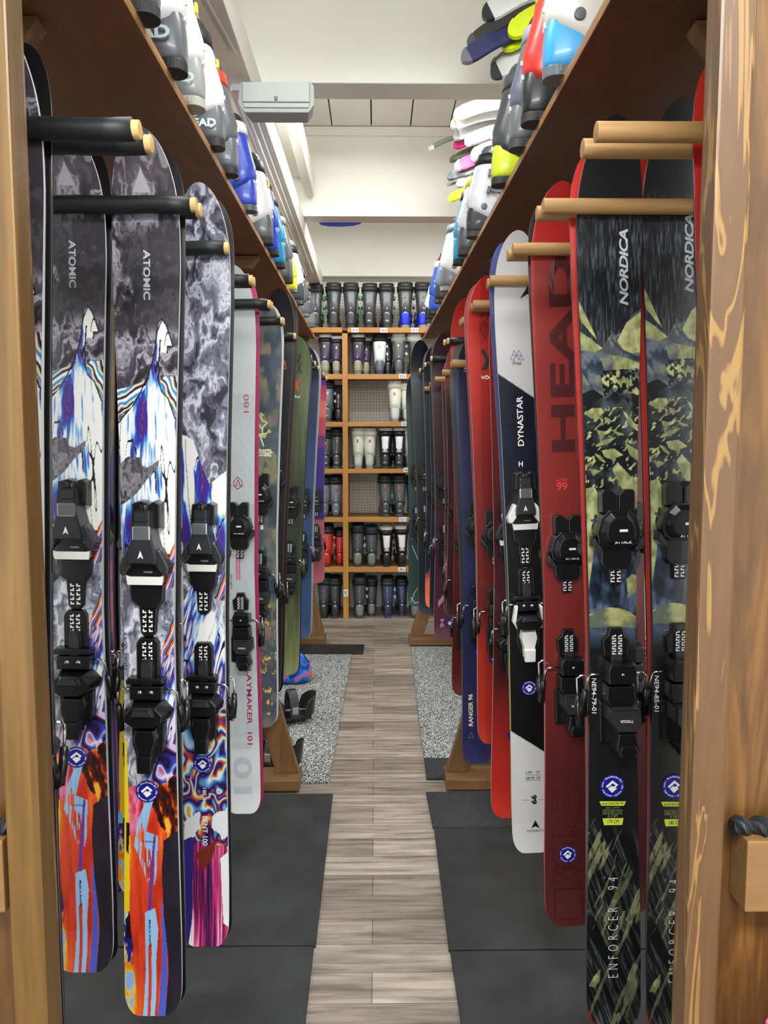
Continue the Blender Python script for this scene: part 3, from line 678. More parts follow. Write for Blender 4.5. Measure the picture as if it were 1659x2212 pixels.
# ================================================================ THE SETTING
WALLY = 6.50
m_ceil = mat('ceiling_paint', '#ecebe4', .6, 0, 0, .03, 2.5)
m_wallp = mat('wall_paint', '#d9d6cc', .7, 0, 0, .03, 3)
def st(name, b, m, bevel=0): return tag(b.build(name, m, None, bevel), kind='structure')
st('floor', MB().box((0, 2.3, -.03), (8, 9.4, .06)), floor_mat())
st('wall_back', MB().box((0, WALLY+.06, 1.65), (8, .12, 3.3)), m_wallp)
st('wall_left', MB().box((-3.6, 2.3, 1.65), (.12, 9.4, 3.3)), m_wallp)
st('wall_right', MB().box((3.6, 2.3, 1.65), (.12, 9.4, 3.3)), m_wallp)
# boarded ceiling with open joints, and deep painted cross beams
cb = MB(); zc = 3.265; bw = .232; x = -3.5
while x < 3.5:
    cb.box((x+bw/2, 2.3, zc+.02), (bw-.008, 9.4, .04)); x += bw
cb.box((0, 2.3, zc+.07), (8, 9.4, .03), m=1)
st('ceiling', cb, [m_ceil, mat('joint_dark', '#3c3a36', .8)])
for k, (y0, y1, z0) in enumerate(((-.35, -.2, 2.75), (1.30, 1.43, 2.75), (3.03, 3.17, 2.75), (4.74, 4.88, 2.75), (6.40, 6.5, 2.75))):
    b = MB(); b.box((0, (y0+y1)/2, (z0+zc)/2+.01), (7, y1-y0, zc-z0+.02)); st('trim_%d' % (k+1), b, mat('beam_paint', '#ecebe5', .55, 0, 0, .04, 1.4), .006)
# small bed moulding where a beam meets the boards
b = MB(); b.box((.2, 4.735, 3.235), (6, .02, .05)); st('trim_6', b, m_ceil)
# long soffit beam with metal rail
b = MB(); b.box((-.47, 3.2, 2.70), (.09, 6.4, .12)); st('trim_7', b, mat('beam_paint', '#dedcd4'), .004)
b = MB(); b.box((-.385, 3.95, 2.93), (.05, 1.55, .14)); b.box((-.45, 3.95, 3.02), (.08, 1.55, .10)); st('trim_8', b, m_ceil, .004)
pw = mat('fixture_white', '#eceeea', .35)
rt = empty('track_rail', (-.475, 3.05, 2.63)); tag(rt, 'long white metal rail running under the ceiling soffit away from the speaker', 'rail')
b = MB(); b.box((0, 1.2, 0), (.055, 2.9, .022)); b.build('housing', pw, rt, .003)
b = MB(); b.tube([(0, -.2, -.022), (0, 2.6, -.022)], .011, 10); b.build('tube', mat('rail_glass', '#f0f2ee', .15, .1, .4), rt)
b = MB(); b.prism([(-.02, -.012), (.02, -.012), (.02, .012), (-.02, .012)], -.26, -.2, .8); b.build('end_cap', mat('cap_white', '#dfe2ea', .3), rt, .003)
c1 = MB(); c1.tube([(-.50, -.2, 2.632), (-.50, 1.4, 2.634), (-.497, 2.2, 2.630), (-.46, 2.55, 2.632)], .006, 6); tag(c1.build('cable', pw), 'thin white cable clipped under the soffit, outer one of two', 'cable')
c1 = MB(); c1.tube([(-.478, -.2, 2.632), (-.478, 1.3, 2.633), (-.474, 2.2, 2.630), (-.44, 2.57, 2.632)], .005, 6); tag(c1.build('cable', pw), 'thin white cable clipped under the soffit, inner one of two', 'cable')
# speaker under the first visible beam
c0 = W(597, 211, 2.72)
sp = empty('speaker', c0); tag(sp, 'pale grey wedge shaped loudspeaker hung below the white ceiling beam', 'speaker')
m_sp = mat('speaker_grey', '#a9b0ae', .55); m_sp2 = mat('speaker_grille', '#b4bbb9', .6, 0, 0, .06, 400)
b = MB(); hw_ = .128
b.prism([(-hw_, .04), (-hw_+.012, .052), (hw_-.012, .052), (hw_, .04), (hw_, -.022), (hw_-.02, -.048), (-hw_+.02, -.048), (-hw_, -.022)], .0, .10, .9)
b.build('cabinet', m_sp, sp, .004)
b = MB(); b.prism([(-hw_+.014, .046), (hw_-.014, .046), (hw_-.014, -.018), (-hw_+.014, -.018)], 0, -.012, .985); b.prism([(-hw_+.014, -.018), (hw_-.014, -.018), (hw_-.018, -.034), (-hw_+.018, -.034)], 0, -.006, .98)
b.build('grille', m_sp2, sp, .003)
b = MB(); b.box((0, -.0135, -.008), (.010, .002, .013)); bd = b.build('badge', M_black, sp, 0)
b = MB(); b.box((0, -.0150, -.006), (.005, .001, .005)); b.box((0, -.015, -.0115), (.006, .001, .0014)); b.build('badge_mark', mat('print_grey', '#9a9da2'), bd)

# back pegboard panels
st('trim_10', MB().box((0, WALLY-.006, 1.42), (5.6, .012, 2.66)), pegboard_mat())
b = MB(); b.box((0, WALLY-.011, 2.775), (5.6, .02, .03)); st('trim_11', b, m_ceil)

# ---------------------------------------------------------------- floor mats
m_rub = mat('rubber_mat', '#1b1f20', .62, 0, 0, .55, 7, .5)
m_fleck = speckle_mat('flecked_rubber', '#16181a', '#e4e8e6', 260, .50, .60)
m_fleck2 = speckle_mat('lightly_flecked_rubber', '#222628', '#aab0b0', 300, .66, .72)
def fmat_obj(name, P, z0, z1, m, label, cat='mat', group=None):
    b = MB(); n = len(P); vs = [(p[0], p[1], z0) for p in P]+[(p[0], p[1], z1) for p in P]
    b.add(vs, [tuple(range(n-1, -1, -1)), tuple(range(n, 2*n))]+[(i, (i+1) % n, (i+1) % n+n, i+n) for i in range(n)])
    return tag(b.build(name, m, None, .002), label, cat, group)
def fl(px, py): p = FL(px, py, .01); return (p.x, p.y)
a, b_, c_, d_ = fl(719, 1714), fl(682, 2041), fl(678, 2043), fl(655, 2212)
fmat_obj('rubber_mat', [(-1.6, a[1]), a, b_, (-1.6, b_[1])], 0, .010, m_rub, 'black rubber floor mat under the graphic skis, left of the aisle beyond the seam')
fmat_obj('rubber_mat', [(-1.6, c_[1]-.004), c_, (d_[0]+.01, .9), (-1.6, .9)], 0, .010, m_rub, 'black rubber floor mat nearest the camera on the left of the aisle')
a, b_, c_, d_ = fl(920, 1710), fl(935, 1786), fl(968, 2040), fl(985, 2212)
fmat_obj('rubber_mat', [a, (1.6, a[1]), (1.6, b_[1]), b_], 0, .010, m_fleck2, 'narrow black rubber mat strip with white flecks beside the right rack foot')
fmat_obj('rubber_mat', [(b_[0]+.004, b_[1]-.003), (1.6, b_[1]-.003), (1.6, 2.0), (c_[0], 2.0)], 0, .010, m_rub, 'plain black rubber mat right of the aisle below the red and white skis')
fmat_obj('rubber_mat', [(c_[0]+.003, 1.995), (1.6, 1.995), (1.6, .9), (d_[0]+.015, .9)], 0, .010, m_rub, 'black rubber floor mat nearest the camera on the right of the aisle')
a, b_ = fl(760, 1413), fl(710, 1688)
fmat_obj('flecked_mat', [(-1.6, a[1]), a, b_, (-1.6, b_[1])], 0, .010, m_fleck, 'grey and white flecked rubber mat left of the aisle under the snowboard bindings')
a, b_ = fl(787, 1392), fl(784, 1411)
fmat_obj('rubber_mat', [(-1.6, a[1]), a, b_, (-1.6, b_[1])], 0, .012, m_rub, 'thin dark mat strip at the far end of the left flecked mat')
a, b_, c_ = fl(887, 1397), fl(916, 1636), fl(921, 1681)
fmat_obj('flecked_mat', [a, (1.6, a[1]), (1.6, b_[1]), b_], 0, .010, m_fleck, 'grey and white flecked rubber mat right of the aisle below the navy ski')
fmat_obj('rubber_mat', [(b_[0], b_[1]-.003), (1.6, b_[1]-.003), (1.6, c_[1]), c_], 0, .010, m_fleck2, 'dark lightly flecked mat strip between the flecked mat and the right rack foot')

# ---------------------------------------------------------------- ski racks
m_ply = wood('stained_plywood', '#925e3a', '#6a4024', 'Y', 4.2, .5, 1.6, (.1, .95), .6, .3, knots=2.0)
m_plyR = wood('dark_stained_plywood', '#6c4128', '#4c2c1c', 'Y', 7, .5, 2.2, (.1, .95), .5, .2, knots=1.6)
m_edge = wood('plywood_edge', '#c99a63', '#94683c', 'Y', 30, .5, .3)
m_2x4 = wood('stained_lumber', '#987246', '#66482a', 'Z', 12, .4, 1.0, (.15, .9), .4)
m_foot = wood('stained_lumber_crosswise', '#94704a', '#68492c', 'X', 12, .4, 1.0, (.15, .9), .4)
m_dowel = wood('dowel_wood', '#c09a68', '#9e7848', 'X', 22, .5, .8, (.1, .9), .45, .1)
m_dend = mat('dowel_end', '#e0b878', .5, 0, 0, .12, 120)
m_rubber = mat('rubber_sleeve', '#14181b', .5, 0, 0, .3, 40, .15)
EYE = H; ZP = EYE+.455; ZS = EYE+.71
def shelf(name, x0a, x0b, x1, ya, yb_, side, m, label):
    s = empty(name, (x0a, ya, ZS)); tag(s, label, 'shelf')
    t = .018; b = MB(); dx = x0b-x0a
    def quad(xa, xb, z0, z1, xo, b):
        b.add([(xa, 0, z0), (xo, 0, z0), (xo+dx*0, yb_-ya, z0), (xb, yb_-ya, z0), (xa, 0, z1), (xo, 0, z1), (xo, yb_-ya, z1), (xb, yb_-ya, z1)],
              [(0, 1, 2, 3), (4, 7, 6, 5), (0, 4, 5, 1), (1, 5, 6, 2), (2, 6, 7, 3), (3, 7, 4, 0)])
    quad(0, dx, 0, t, x1-x0a, b); b.build('board', m, s)
    b = MB(); e = -.002*side
    b.add([(e, 0, 0), (0, 0, 0), (dx, yb_-ya, 0), (dx+e, yb_-ya, 0), (e, 0, t), (0, 0, t), (dx, yb_-ya, t), (dx+e, yb_-ya, t)], [(0, 1, 2, 3), (4, 7, 6, 5), (0, 4, 5, 1), (1, 5, 6, 2), (2, 6, 7, 3), (3, 7, 4, 0)])
    b.build('edge_strip', m_edge, s); return s
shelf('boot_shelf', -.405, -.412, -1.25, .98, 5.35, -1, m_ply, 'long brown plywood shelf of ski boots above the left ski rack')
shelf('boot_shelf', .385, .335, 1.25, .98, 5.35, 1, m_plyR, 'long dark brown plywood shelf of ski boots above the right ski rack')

def rack(side, frames, pegs, lowpegs, label, xo):
    r = empty('ski_rack', (side*.87, frames[0], 0)); tag(r, label, 'rack'); ox, oy = side*.87, frames[0]
    y0, y1 = frames[0]-.1, frames[-1]+.1
    b = MB(); b.box((0, (y0+y1)/2-oy, ZP), (.038, y1-y0, .14)); b.build('peg_rail', m_foot, r, .003)
    if side > 0 and not lowpegs: b = MB(); b.box((0, 2.95-oy, EYE+.297), (.038, .40, .09)); b.build('peg_rail', m_foot, r, .003)
    if lowpegs: b = MB(); b.box((0, (y0+y1)/2-oy, EYE+.328), (.038, y1-y0, .10)); b.build('peg_rail', m_foot, r, .003)
    for fy, xt in frames_info[side][frames[0]]:
        near = fy < 1.5
        xa = xt; xb = side*1.75
        if near:   # first frame: straight upright out at the peg rail
            b = MB(); b.box((0, fy-oy, ZP/2), (.038, .089, ZP)); b.build('leg', m_2x4, r, .003)
        else: b = MB(); b.box(((xa+xb)/2-ox, fy-oy, .010+.022), (abs(xb-xa), .14, .044)); b.build('foot', m_foot, r, .004)
        z0 = .054; z1 = ZP+.05; xl = xt+side*.055
        for ss_ in (() if near else (1, -1)):
            p0 = Vector((xl if ss_ == 1 else side*1.74-(xl-side*0)+side*0, fy, z0)); p0.x = xl if ss_ == 1 else side*(1.74-abs(xl)+.0)
            p1 = Vector((side*(.87-.02*ss_), fy, z1)); d = (p1-p0).normalized(); wv = .045
            c4 = [Vector((p0.x-wv*1.05, 0, z0)), Vector((p0.x+wv*1.05, 0, z0)), Vector((p1.x+wv, 0, z1)), Vector((p1.x-wv, 0, z1))]
            yo = fy-oy+(.022 if ss_ == 1 else -.022)
            b = MB(); b.prism([(c.x-ox, c.z) for c in c4], yo-.019, yo+.019); b.build('leg', m_2x4, r, .003)
        b = MB(); xe = side*.44 if not near else W(112 if side < 0 else 1473, 220, fy).x
        b.prism([(xe-ox, ZS-.004), (xe-ox, ZS-.012), (xe+side*.03-ox, ZS-.05), (side*1.2-ox, ZS-.05), (side*1.2-ox, ZS-.004)], fy-oy-.02-.03, fy-oy+.02-.03); b.build('shelf_support', m_foot, r, .002)
    for (tx, y, z, kind) in pegs:
        ln = side*.87-tx; rr = .0148 if kind != 'sleeve' else .0135
        b = MB(); b.tube([(tx-ox, y-oy, z), (tx-ox+side*.004, y-oy, z), (side*.855-ox, y-oy, z)], rr, 18)
        if kind == 'sleeve':
            p = b.build('peg', m_dend, r, .0012)
            q = MB(); n = 12; pts = [(tx-ox+side*(.010+(abs(ln)-.03)*k/n), y-oy, z+.0010*math.sin(k*1.9+y*7)) for k in range(n+1)]
            q.tube(pts, .0168, 20); q.build('rubber_sleeve', m_rubber, p)
        else: b.build('peg', m_dowel, r, .0015)
    return r
UP = ZP
YS = [1.171, 1.235, 1.526, 1.574, 1.855, 1.915, 2.21, 2.255, 2.585, 2.640, 2.93, 2.98]
frames_info = {-1: {1.35: [(1.40, -.335), (3.04, -.305)], 3.45: [(5.30, -.345)]}, 1: {1.35: [(1.40, .32), (3.045, .285)], 3.45: [(5.27, .235)]}}
rack(-1, (1.35, 3.12), [(-.342 if i % 2 == 0 else -.343, y, UP if i % 2 == 0 else UP+.004, 'sleeve') for i, y in enumerate(YS)], False, 'near left wooden ski rack with black rubber sleeved pegs', 0)
rack(-1, (3.45, 5.52), [(-.34, y, UP+.003, 'sleeve') for y in (3.37, 3.43, 3.75, 3.80, 4.16, 4.21, 4.51, 4.78, 5.2, 5.525, 5.585)], False, 'far left wooden ski rack with black sleeved pegs behind the green and blue skis', 0)
rack(1, (1.35, 3.12), [((.3245 if i % 2 == 0 else .322), y, UP if i % 2 == 0 else UP+.0, 'wood') for i, y in enumerate(YS)]+[(.290, 2.922, EYE+.297, 'wood'), (.290, 2.985, EYE+.297, 'wood')], False, 'near right wooden ski rack with bare round dowel pegs', 0)
lowp0 = (.290, 2.925, EYE+.297)
lowp = [(.316, 3.65), (.313, 4.05), (.312, 4.45), (.306, 4.8), (.303, 5.15), (.298, 5.49), (.297, 5.55)]
rack(1, (3.45, 5.52), [(.323-.011*i, y, UP, 'sleeve') for i, y in enumerate((3.50, 3.55, 4.22, 4.55, 4.9))]+[(x_, y, EYE+.328+.002*i, 'wood') for i, (x_, y) in enumerate(lowp)], True, 'far right wooden ski rack with two rows of pegs', 0)
# printing on the nearest sleeve
vs, fs, a_, h_ = text_geo('BUTYL120591210103', .0)
p0 = W(221, 320, 1.235); kx = .112/a_; kz = .0085/h_
me = bpy.data.meshes.new('sleeve_lettering'); me.from_pydata([(p0.x+v[0]*kx, 1.235-math.sqrt(max(.0171**2-(v[1]*kz)**2, 0))-.0012, UP+.004+v[1]*kz) for v in vs], [], fs)
me.materials.append(mat('faded_print', '#4d565a', .6)); o = bpy.data.objects.new('sleeve_lettering', me); C.objects.link(o)
for r_ in bpy.data.objects:
    if r_.name == 'ski_rack': o.parent = r_; o.matrix_parent_inverse = Matrix.Translation(-r_.location)

# ---------------------------------------------------------------- near end frames of the racks
m_post = wood('post_pine', '#725336', '#62462c', 'Z', 10, .36, 2.2, (.2, .7), .5, .10, knots=2.6, vein='#94713f', vfreq=15)
m_postL = wood('post_pine_left', '#80602f', '#62461f', 'Z', 12, .38, 1.4, (.2, .7), .45, .05)
m_board = wood('board_orange', '#8a602e', '#54381c', 'Z', 9, .38, 2.8, (.1, .75), .4, .10, knots=1.3)
m_block = wood('block_oak', '#a07a4c', '#80603a', 'X', 20, .45, .6, (.1, .9), .5, .12)
PY = .93
def post_box(xa, xb, y0, y1, z0, z1): b = MB(); b.box(((xa+xb)/2, (y0+y1)/2, (z0+z1)/2), (abs(xb-xa), y1-y0, z1-z0)); return b
xr = W(1521, 1000, PY).x
e = empty('end_frame', (xr, PY, 0)); tag(e, 'tall knotty pine upright at the near end of the right ski rack', 'frame')
b = MB(); b.box((.0215, .019, 1.20), (.043, .038, 2.40)); b.build('upright', m_post, e, .004)
xs_ = W(1503, 1000, PY+.045).x-xr; b = MB(); b.box((xs_+.008, .050, 1.20), (.016, .024, 2.40)); b.build('stop_strip', m_postL, e, .003)
b = MB(); b.box((.22, .078, 1.20), (.40, .022, 2.40)); b.build('side_board', m_board, e, .003)
xl_ = W(54, 1000, PY).x
e = empty('end_frame', (xl_, PY, 0)); tag(e, 'tall pine upright at the near end of the left ski rack', 'frame')
b = MB(); b.box((-.0215, .019, 1.20), (.043, .038, 2.40)); b.build('upright', m_postL, e, .003)
xs_ = W(76, 1000, PY+.045).x-xl_; b = MB(); b.box((xs_-.008, .050, 1.20), (.016, .024, 2.40)); b.build('stop_strip', m_post, e, .003)
b = MB(); b.box((-.22, .078, 1.20), (.40, .022, 2.40)); b.build('side_board', m_board, e, .003)
# bracket blocks with twisted black tool
q = W(1612, 1905, .84)
def bracket(px, sgn, label, tl):
    q = W(px, 1897, .95); bk = empty('hanging_block', (q.x, .95, q.z)); tag(bk, label, 'bracket')
    b = MB(); b.prism([(0, -.047), (sgn*.10, -.047), (sgn*.10, .050), (0, .050)], 0, .047, 1.0); o = b.build('block', m_block, bk, .002)
    b = MB(); b.add([(0, 0, -.040), (0, 0, .036), (-sgn*.004, .155, .04), (-sgn*.004, .155, -.05)], [(0, 1, 2, 3)]); 
    t = MB(); pts = []
    n = 40; rings = []
    for k in range(n+1):
        x = sgn*(-.012+k*.0045); rr = .011+.002*math.sin(k*.9); a0 = k*.42
        rings.append([(x, .02+rr*(.9 if j % 2 else 1.2)*math.cos(a0+j*math.pi/3), 0.060+rr*(.8 if j % 2 else 1.15)*math.sin(a0+j*math.pi/3)) for j in range(6)])
    t.loft(rings, smooth=False); tt = t.build('twisted_rope', mat('black_braid', '#202428', .55), None); tt.location = (q.x, .95, q.z); tag(tt, tl, 'rope')
bracket(1612, 1, 'square wooden block fixed to the right end frame near the floor', 'thick black twisted rope lying on the right wooden block')
bracket(8, -1, 'wooden block at the left picture edge on the left end frame', 'thick black twisted rope end on the left wooden block')
# snowboard leaning behind the right picture edge
b = MB(); pts = []
def sbx(t): return 0
cx0 = W(1668, 2100, .90).x
prof = []
for k in range(25):
    t = k/24; z = .02+1.45*t; wv = .13-.012*math.sin(math.pi*t)-(.13*(max(0, (t-.9)/.1)**3+max(0, (.1-t)/.1)**3))*.9
    prof.append((z, wv))
P = [(-w__, z) for z, w__ in prof]+[(w__, z) for z, w__ in prof[::-1]]
sb = empty('snowboard', (W(1662, 2212, .88).x+.115, .86, .0)); sb.rotation_euler = (0, 0, 0); tag(sb, 'pink edged white snowboard at the bottom right picture edge', 'snowboard')
b = MB(); b.prism([(x, z*.52) for x, z in P], 0, .009); b.build('deck', mat('board_pink', '#e06aa8', .35, 0, .2), sb, .001)
b = MB(); b.prism([(x*.94, z*.52) for x, z in P], -.001, 0); b.build('topsheet', mat('board_white', '#f0edf0', .3), sb)

# ================================================================ SKIS, LEFT RACK
def pxd(s, fn, **k):
    def g(X, S):
        a, b = s.px(X, S); return fn(a, b, **k)
    return g
BL = '#101114'
# L3: the middle graphic ski
s = Ski('ski', 'graphic ski with the longest orange blue tail, left of the aisle', 1.555, (316, 297), (334, 2182), (.132, .100, .121))
L3 = s
PC = lambda Y: 316+(Y-297)/1885*16
s.sheet(pxd(s, lambda a, b: atomic_design(a, b)), 110, 1250).base(BL, '#d8dbe2').bind('arrow', 1182, 1472)
M_lt = mat('print_light', '#c9c9d0', .4)
s.text('ATOMIC', 320, 596, 106, 15, 'down', M_lt, .025)
s.text('A800-79-01', 275, 1400, 86, 8, 'down', mat('pen_navy', '#1c2050', .5), .0, .15, 'pen_number')
s.text('Made in Austria', 327, 2010, 62, 4.5, 'down', M_black, .02, 0, 'small_print'); s.text('Ch. Benchetler', 324, 1811, 28, 5, 'h', M_black, .0, .4, 'signature')
s.sticker(322, 1703, 24.5)
g1 = 'graphic skis on the near left rack'
s.rear('black based ski hung back to back behind the longest graphic ski', BL, None, .0, .0)
def clone(src, name, label, D, top, dz_scale, dx=0):
    """a second ski of the same kind: own place, shared meshes"""
    r = copy_tree(src.root); p = W(top[0], top[1], D); L = src.L*dz_scale
    r.scale = (1, 1, dz_scale); r.location = p-src.ax*L; tag(r, label); r.name = name; return r
r2 = clone(L3, 'ski', 'graphic ski with pen number beside the left upright, second of the large marbled pair', 1.56, (154, 288), .952)
rr = L3.rear('black based ski backing the graphic ski beside the left upright', BL)
rr.scale = (1, 1, .952); rr.location = r2.location+Vector((.005, .004, 0))
r1 = clone(L3, 'ski', 'graphic ski mostly hidden behind the left upright, nearest the camera', 1.19, (-6, 46), .98)
rr = copy_tree(rr); tag(rr, 'black based ski showing beside the left upright at the top left'); rr.scale = (1, 1, .98); rr.location = r1.location+Vector((.004, .004, 0))
# behind in the third slot
s = Ski('ski', 'partly hidden graphic ski with yellow edge tail behind the longest graphic ski', 1.885, (312, 430), (307, 1925), (.126, .1, .118))
me_ = L3.top.data
def shrink(a, b): return atomic_design((a-309)*1.22+325, (b-430)*1.26+297)
s.sheet(pxd(s, shrink), 44, 420).base(BL, '#d8dbe2').bind('arrow', 1135, 1390)
s.text('A800-81-02', 262, 1288, 62, 6, 'down', mat('pen_navy', '#1c2050'), .0, .15, 'pen_number')
s = Ski('ski', 'deep violet ski with pink edge and ochre top between two large graphic skis', 1.89, (196, 470), (216, 1940), (.118, .096, .112))
def violet(a, b):
    o = ramp(fbm(a/14, b/50, 3, 3), [(.3, '#8a7440'), (.5, '#a8863c'), (.7, '#6f7350')]); v = ramp((b-1000)/900, [(0, '#3b1a78'), (.4, '#2a1570'), (1, '#3a1c82')])
    c = mixc(o, v, ss(1000, 1010, b+(a-240)*6)); q = a-(236+(b-1000)*.034)
    return np.where(((q > -2) & (q < 1.6) & (b > 780))[..., None], col3('#e2508c'), c)
s.sheet(pxd(s, violet), 40, 240).base(BL, '#22242a').bind('attack', 1120, 1400); s.sticker(232, 1566, 15, False)
s.rear('black based ski backing the violet ski', BL)
s = Ski('ski', 'blue and pink swirled ski glimpsed between the left upright and the first graphic ski', 1.89, (76, 470), (84, 1900), (.126, .1, .118))
def swirl(a, b):
    w1 = fbm(a/30, b/60, 4, 3)*4; t = fbm(a/40+w1, b/90+w1, 8, 4)
    return ramp(t, [(.3, '#1c1f86'), (.42, '#2f55d8'), (.5, '#3fa0ea'), (.56, '#7a4fd0'), (.62, '#e0448a'), (.72, '#f07a6a')])
s.sheet(pxd(s, swirl), 20, 300).base(BL, '#d8dbe2').bind('attack', 1100, 1380)
# L4
s = Ski('ski', 'graphic ski with lilac marbling and dripping magenta tail in the third row on the left', 1.885, (441, 411), (446, 2036), (.127, .1, .118))
s.sheet(pxd(s, atomic_design, var=1), 90, 1000).base(BL, '#d8dbe2').bind('arrow', 1165, 1463)
s.text('BENT 100', 445, 1790, 66, 11, 'down', M_white, .01); s.text('180 cm', 444, 1714, 34, 8, 'down', M_white, 0); s.text('ATOMIC', 441, 1721, 18, 4, 'h', M_lt, .02)
s.text('BEN CHETLER', 484, 560, 44, 3.5, 'down', M_lt, 0, 0, 'small_print')
s.sticker(440, 1646, 19.5); s.rear('dark based ski backing the lilac marbled ski', BL, None)
# white skis
m_mag = mat('print_magenta', '#a8225c', .4); m_pg = mat('print_pale_grey', '#c3cad6', .4); m_pg3 = mat('print_mid_grey', '#7c808a', .4)
def hexw(s):
    def f(a, b):
        c = np.zeros(a.shape+(3,))+col3('#cdd4d7'); inn = (b > 850) & (b < 1590) & (np.abs(a-(522+(b-1100)*.01)) < 36)
        h = ((np.sin(a*1.5)*np.sin(b*1.1+a*.4)) > .2); c = np.where(inn[..., None], col3('#bcc4ca'), c); c = np.where((inn & h)[..., None], col3('#cfd6da'), c)
        c = mixc(c, col3('#e2e5e8'), ss(1590, 1640, b)); return c
    return f
s = Ski('ski', 'white ski with magenta lettering and a large pale 101 on its tail', 2.612, (509, 580), (527, 1753), (.131, .101, .121)); WS = s
s.sheet(pxd(s, hexw(s)), 60, 500).base('#b02a62', '#9c3560').bind('attack', 1140, 1335, .004)
s.text('PLAYMAKER  101', 540, 1519, 180, 11, 'down', m_mag, .015); s.text('101', 525, 1656, 116, 40, 'down', m_pg, .02)
s.text('180', 533, 872, 38, 11, 'up', m_mag, -.012); s.text('180', 503, 1537, 38, 9, 'down', m_mag, -.012); s.text('ELEMENT TEXT', 528, 928, 40, 2, 'down', m_pg3, 0, 0, 'small_print') if False else None
s.text('EP01-80-01', 501, 1255, 32, 4, 'down', mat('pen_navy', '#1c2050'), 0, .1, 'pen_number'); s.text('PLAYMAKER', 515, 1048, 28, 2.8, 'h', m_mag, 0)
s.strokes([[(515, 1030), (506, 1040), (508, 1050), (515, 1056), (523, 1050), (525, 1040), (515, 1030)], [(510, 1050), (516, 1036), (521, 1050)]], 1.4, m_mag)
s.strokes([[(512.5, 1196), (514, 1250)], [(518, 1196), (519.5, 1250)]], 3.0, mat('print_pink', '#d85c90'))
s.sticker(520, 1419, 15)
s.rear('pink based ski backing the white ski with magenta lettering', '#b02a62', None, .010, 0, .004, False, '#c23a74', '#111214')
s = Ski('ski', 'second white ski, a sliver of it seen left of the lilac marbled ski', 2.62, (425, 580), (428, 1750), (.131, .101, .121))
s.sheet(pxd(s, lambda a, b: hexw(s)(a+95, b)), 20, 160).base('#b02a62', '#9c3560').bind('attack', 1140, 1335)
s.text('PLAYMAKER', 391, 815, 100, 9, 'up', m_mag, .015)
# cloud ski
s = Ski('ski', 'cloudy grey green ski with mushroom tree drawing beside the white ski', 2.955, (571, 650), (563, 1568), (.136, .108, .126))
def cloud(a, b):
    t = fbm(a/16, b/26, 3, 4); t2 = fbm(a/30+5, b/50, 9, 3)
    c = ramp(t, [(.35, '#3f4c5a'), (.47, '#53666c'), (.52, '#6f7760'), (.6, '#8b8a6a'), (.7, '#9a7f78')]); c = mixc(c, col3('#57606c'), ss(.4, .6, t2)*.6)
    c = mixc(c, col3('#4d5560'), ss(1300, 1500, b)*.6); fl_ = ramp(fbm(a/5, b/7, 19, 3), [(.5, '#4f5460'), (.58, '#9a4a2e'), (.64, '#e0c060'), (.72, '#d8c878')])
    fm = (fbm(a/6, b/9, 22, 3) > .56) & (b > 1290) & (b < 1545) & (a > 552); return np.where(fm[..., None], fl_, c)
s.sheet(pxd(s, cloud), 60, 420).base('#c9ccd0', '#8f979c').bind('attack', 1060, 1225, -.006)
s.sticker(564, 1317, 12, False)
mt_ = mat('print_cream', '#e6e2c0', .4); mt2 = mat('print_leaf', '#c8c658', .4)
tr = lambda P: Z(P, 480, 560, .2441)
s.strokes([tr([(370, 1650), (350, 1590), (330, 1545)]), tr([(350, 1600), (345, 1550), (400, 1540)]), tr([(355, 1500), (330, 1470)]), tr([(360, 1560), (360, 1490), (400, 1450)]), tr([(345, 1400), (360, 1430), (390, 1440)])], 3.2, mt_)
s.polys([tr(P) for P in ([(318, 1390), (350, 1352), (380, 1385), (350, 1395)], [(308, 1495), (330, 1450), (355, 1480)], [(400, 1530), (415, 1500), (442, 1530), (420, 1540)], [(345, 1575), (372, 1540), (400, 1560), (380, 1585)])], mt2)
s.polys([tr([(320+14*k+random.uniform(-4, 4)+dx_, 1690+j*22+random.uniform(-6, 6)+dy_) for dx_, dy_ in ((-8, 0), (0, -10), (9, -3), (7, 9), (-5, 10))]) for j in range(3) for k in range(10) if abs(k-4.5) < 5.4-abs(j-1)*1.4], mt_, 'stone_drawing')
s.text('I', 567, 1138, 10, 6, 'down', mt_, .02)
s.rear('light based ski backing the cloudy ski', '#c9ccd0', None, .006)
# black ski pair with red edges
s = Ski('ski', 'tall black ski with orange red edges behind the cloudy ski', 3.40, (607, 628), (576, 1500), (.130, .104, .122))
s.sheet(pxd(s, lambda a, b: mixc(ramp(fbm(a/20, b/60, 3, 3), [(.3, '#17181a'), (.7, '#26282c')]), col3('#1c2440'), ss(1300, 1500, b))), 16, 160).base('#141518', '#c8503a').bind('attack', 1005, 1230)
s.strokes([[(612, 795), (616, 780), (619, 797), (612, 795)]], 1.5, mat('print_orange', '#e8622c')); s.sticker(570, 1300, 10, False)
s.rear('black based ski backing the tall black ski', '#141518', None, .014, 0, .006, False, '#d86a52')
